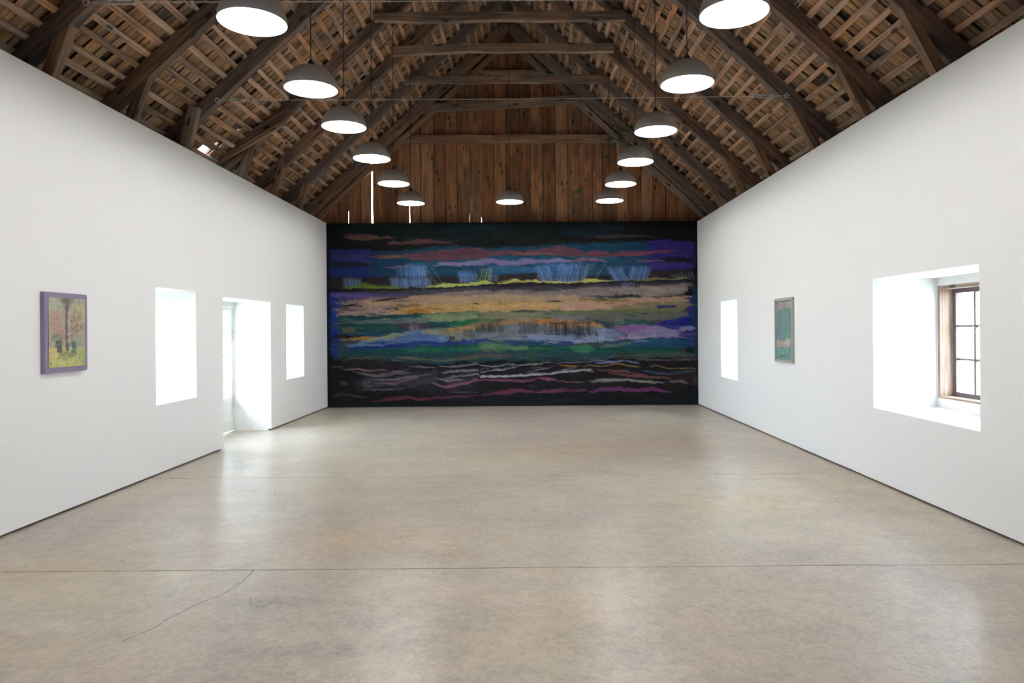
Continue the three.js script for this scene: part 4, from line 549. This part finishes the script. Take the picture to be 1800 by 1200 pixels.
// ---------------------------------------------------------------- pendant lamps
{
  const RIM = 3.9, RAD = 0.248, HT = 0.222;
  const prof = []; for (let k = 0; k <= 28; k++) { const a = (k / 28) * Math.PI / 2; prof.push(new THREE.Vector2(RAD * Math.pow(Math.cos(a), 0.92) , HT * Math.pow(Math.sin(a), 0.96))); } prof[28].x = 0.001;
  const outer = new THREE.LatheGeometry(prof, 64), inner = new THREE.LatheGeometry(prof.map((v) => new THREE.Vector2(Math.max(0.0005, v.x - 0.004), v.y * 0.985)).reverse(), 64);
  const lip = new THREE.TorusGeometry(RAD - 0.002, 0.003, 8, 64); lip.rotateX(Math.PI / 2);
  const cap = new THREE.LatheGeometry([[0.0001, 0.215], [0.034, 0.215], [0.036, 0.226], [0.03, 0.25], [0.017, 0.272], [0.006, 0.29], [0.0001, 0.29]].map((v) => new THREE.Vector2(...v)), 24);
  const bulb = new THREE.SphereGeometry(0.034, 24, 16); bulb.translate(0, 0.036, 0); const neck = new THREE.CylinderGeometry(0.018, 0.02, 0.15, 16); neck.translate(0, 0.143, 0);
  const ord = ['first and nearest', 'second', 'third', 'fourth', 'fifth', 'last and farthest'];
  const spots = [];
  [5.09, 6.51, 7.73, 9.17, 10.75, 12.42].forEach((z, i) => spots.push([-2.01 - 0.008 * i, z, ord[i] + ' aluminium dome lamp in the row beside the door wall']));
  [5.01, 6.45, 8.0, 9.47, 10.92, 12.33].forEach((z, i) => spots.push([1.555, z, ord[i] + ' aluminium dome lamp in the row beside the window wall']));
  spots.push([-0.25, 12.37, 'single aluminium dome lamp hanging between the two lamp rows']);
  [3.6, 2.15].forEach((z, i) => { const n = ['just in front of', 'right above'][i]; spots.push([-2.01, z, `aluminium dome lamp ${n} the camera in the door row`], [1.555, z, `aluminium dome lamp ${n} the camera in the window row`]); });
  for (const [x, z, label] of spots) {
    const l = thing('pendant_lamp', label, 'lamp', [x, RIM, -z], 'aluminium dome pendant lamps');
    const sh = mesh('shade', outer, M.alu, l); mesh('shade_lining', inner, M.shadeInside, sh); mesh('rim', lip, M.alu, sh);
    mesh('cap', cap, M.black, l);
    const b = mesh('bulb', bulb, M.bulb, l); mesh('socket', neck, M.shadeInside, l);
    const topY = roofY(x, 0.13) - RIM, cord = new THREE.CylinderGeometry(0.0045, 0.0045, topY - 0.285, 8); cord.translate(0, (topY + 0.285) / 2, 0); mesh('cord', cord, M.black, l);
    const pt = new THREE.PointLight(LAMP_COLOR, LAMP_POWER, 0, 2); pt.position.set(x, RIM + 0.036, -z); pt.castShadow = true; pt.shadow.radius = 2; scene.add(pt); pt.name = 'lamp_light';
  }
}

// ---------------------------------------------------------------- steel tension cables between the rafters
for (const [z, label] of [[5.98, 'thin steel tension cable with turnbuckles on the nearest truss'], [8.54, 'thin steel tension cable with turnbuckles crossing the gable view']]) {
  const x0 = -3.82, x1 = 3.3, y = 4.49, t = thing('tension_cable', label, 'cable', [0, y, -z]);
  mesh('wire', tube([[x0, 0, 0], [-1.5, -0.012, 0], [1, -0.012, 0], [x1, 0, 0]], 0.003, 6, 20), M.steel, t);
  for (const sg of [-1, 1]) {
    const xa = sg < 0 ? x0 : x1, d = -sg, tb = new THREE.Group(); tb.name = 'turnbuckle'; t.add(tb);
    const b1 = box(xa + d * 0.2, xa + d * 0.42, 0.012, 0.02, -0.006, 0.006), b2 = box(xa + d * 0.2, xa + d * 0.42, -0.02, -0.012, -0.006, 0.006), e1 = box(xa + d * 0.19, xa + d * 0.21, -0.02, 0.02, -0.009, 0.009), e2 = box(xa + d * 0.41, xa + d * 0.43, -0.02, 0.02, -0.009, 0.009);
    mesh('body', mergeGeometries([b1, b2, e1, e2]), M.steel, tb);
    const ring = new THREE.TorusGeometry(0.026, 0.006, 8, 20); ring.translate(xa + d * 0.0, 0, 0); mesh('eye', ring, M.steel, tb);
  }
}

// ---------------------------------------------------------------- ivy that has crept in at the gable
{
  const leaf = new THREE.BufferGeometry(), pts = [[0, 0], [0.5, -0.12], [0.95, 0.2], [0.6, 0.42], [0.75, 0.85], [0.3, 0.8], [0, 1.3], [-0.3, 0.8], [-0.75, 0.85], [-0.6, 0.42], [-0.95, 0.2], [-0.5, -0.12]], pos = [0, 0.45, 0.12]; for (const [x, y] of pts) pos.push(x, y, -0.12 * Math.abs(x)); const ix = []; for (let k = 0; k < 12; k++) ix.push(0, 1 + k, 1 + (k + 1) % 12); leaf.setAttribute('position', new THREE.Float32BufferAttribute(pos, 3)); leaf.setIndex(ix); leaf.computeVertexNormals();
  const r = rng(808);
  const vine = (label, stems, spots) => {
    const v = thing('ivy', label, 'plant');
    for (const s of stems) mesh('stem', tube(s, 0.004, 5, 20), M.stem, v);
    for (const [x, y, z, n, sp] of spots) for (let k = 0; k < n; k++) { const m = mesh('leaf', leaf, M.leaf[r() > 0.6 ? 1 : 0], v), sc = 0.032 + 0.022 * r(); m.position.set(x + (r() - 0.5) * sp, y + (r() - 0.5) * sp, z + (r() - 0.5) * 0.12); m.rotation.set((r() - 0.5) * 1, (r() - 0.5) * 1.2, Math.PI + (r() - 0.5) * 1.6); m.scale.setScalar(sc); }
  };
  vine('green ivy creeping down the gable boards beside the sloping rafter', [[[2.25, 6.1, -13.85], [2.0, 5.9, -13.78], [1.9, 5.7, -13.75], [1.8, 5.45, -13.78], [1.72, 5.1, -13.9]], [[2.3, 5.9, -13.85], [2.15, 5.66, -13.78], [2.14, 5.3, -13.8], [1.9, 4.95, -13.95]]],
    [[1.9, 5.97, -13.78, 4, 0.12], [2.11, 5.86, -13.8, 5, 0.14], [1.96, 5.63, -13.75, 6, 0.16], [2.15, 5.66, -13.75, 5, 0.14], [1.78, 5.46, -13.75, 4, 0.1], [1.98, 5.47, -13.75, 4, 0.14], [1.76, 5.34, -13.78, 5, 0.14], [2.13, 5.32, -13.78, 4, 0.1], [1.67, 5.12, -13.9, 4, 0.12], [1.87, 4.98, -13.92, 3, 0.1], [2.4, 5.35, -13.8, 2, 0.1]]);
  vine('small ivy sprig low on the gable near the single lamp', [[[1.2, 4.62, -14.38], [1.1, 4.47, -14.36], [1.02, 4.4, -14.38]]], [[1.1, 4.47, -14.36, 5, 0.14]]);
  vine('thin ivy runner high on the gable under the ridge', [[[1.05, 6.9, -14.1], [0.8, 6.8, -14.08], [0.55, 6.95, -14.1]]], [[0.93, 6.82, -14.08, 4, 0.14], [0.6, 6.95, -14.08, 3, 0.14], [0.76, 6.73, -14.08, 3, 0.1]]);
}

// ---------------------------------------------------------------- small things
{
  const s = new THREE.Shape(); s.moveTo(0, 0); s.lineTo(0.12, 0); s.lineTo(0.12, 0.008); s.lineTo(0, 0.022); s.lineTo(0, 0);
  const g = new THREE.ExtrudeGeometry(s, { depth: 0.05, bevelEnabled: true, bevelSize: 0.002, bevelThickness: 0.002, bevelSegments: 1 });
  const w = mesh('door_wedge', g, std(rgb(0.55, 0.45, 0.33))); w.position.set(-4.4, 0.002, -10.98); w.userData = { label: 'small wooden wedge on the floor in the door opening', category: 'wedge' };
} shadows(scene);
renderer.render(scene, camera);
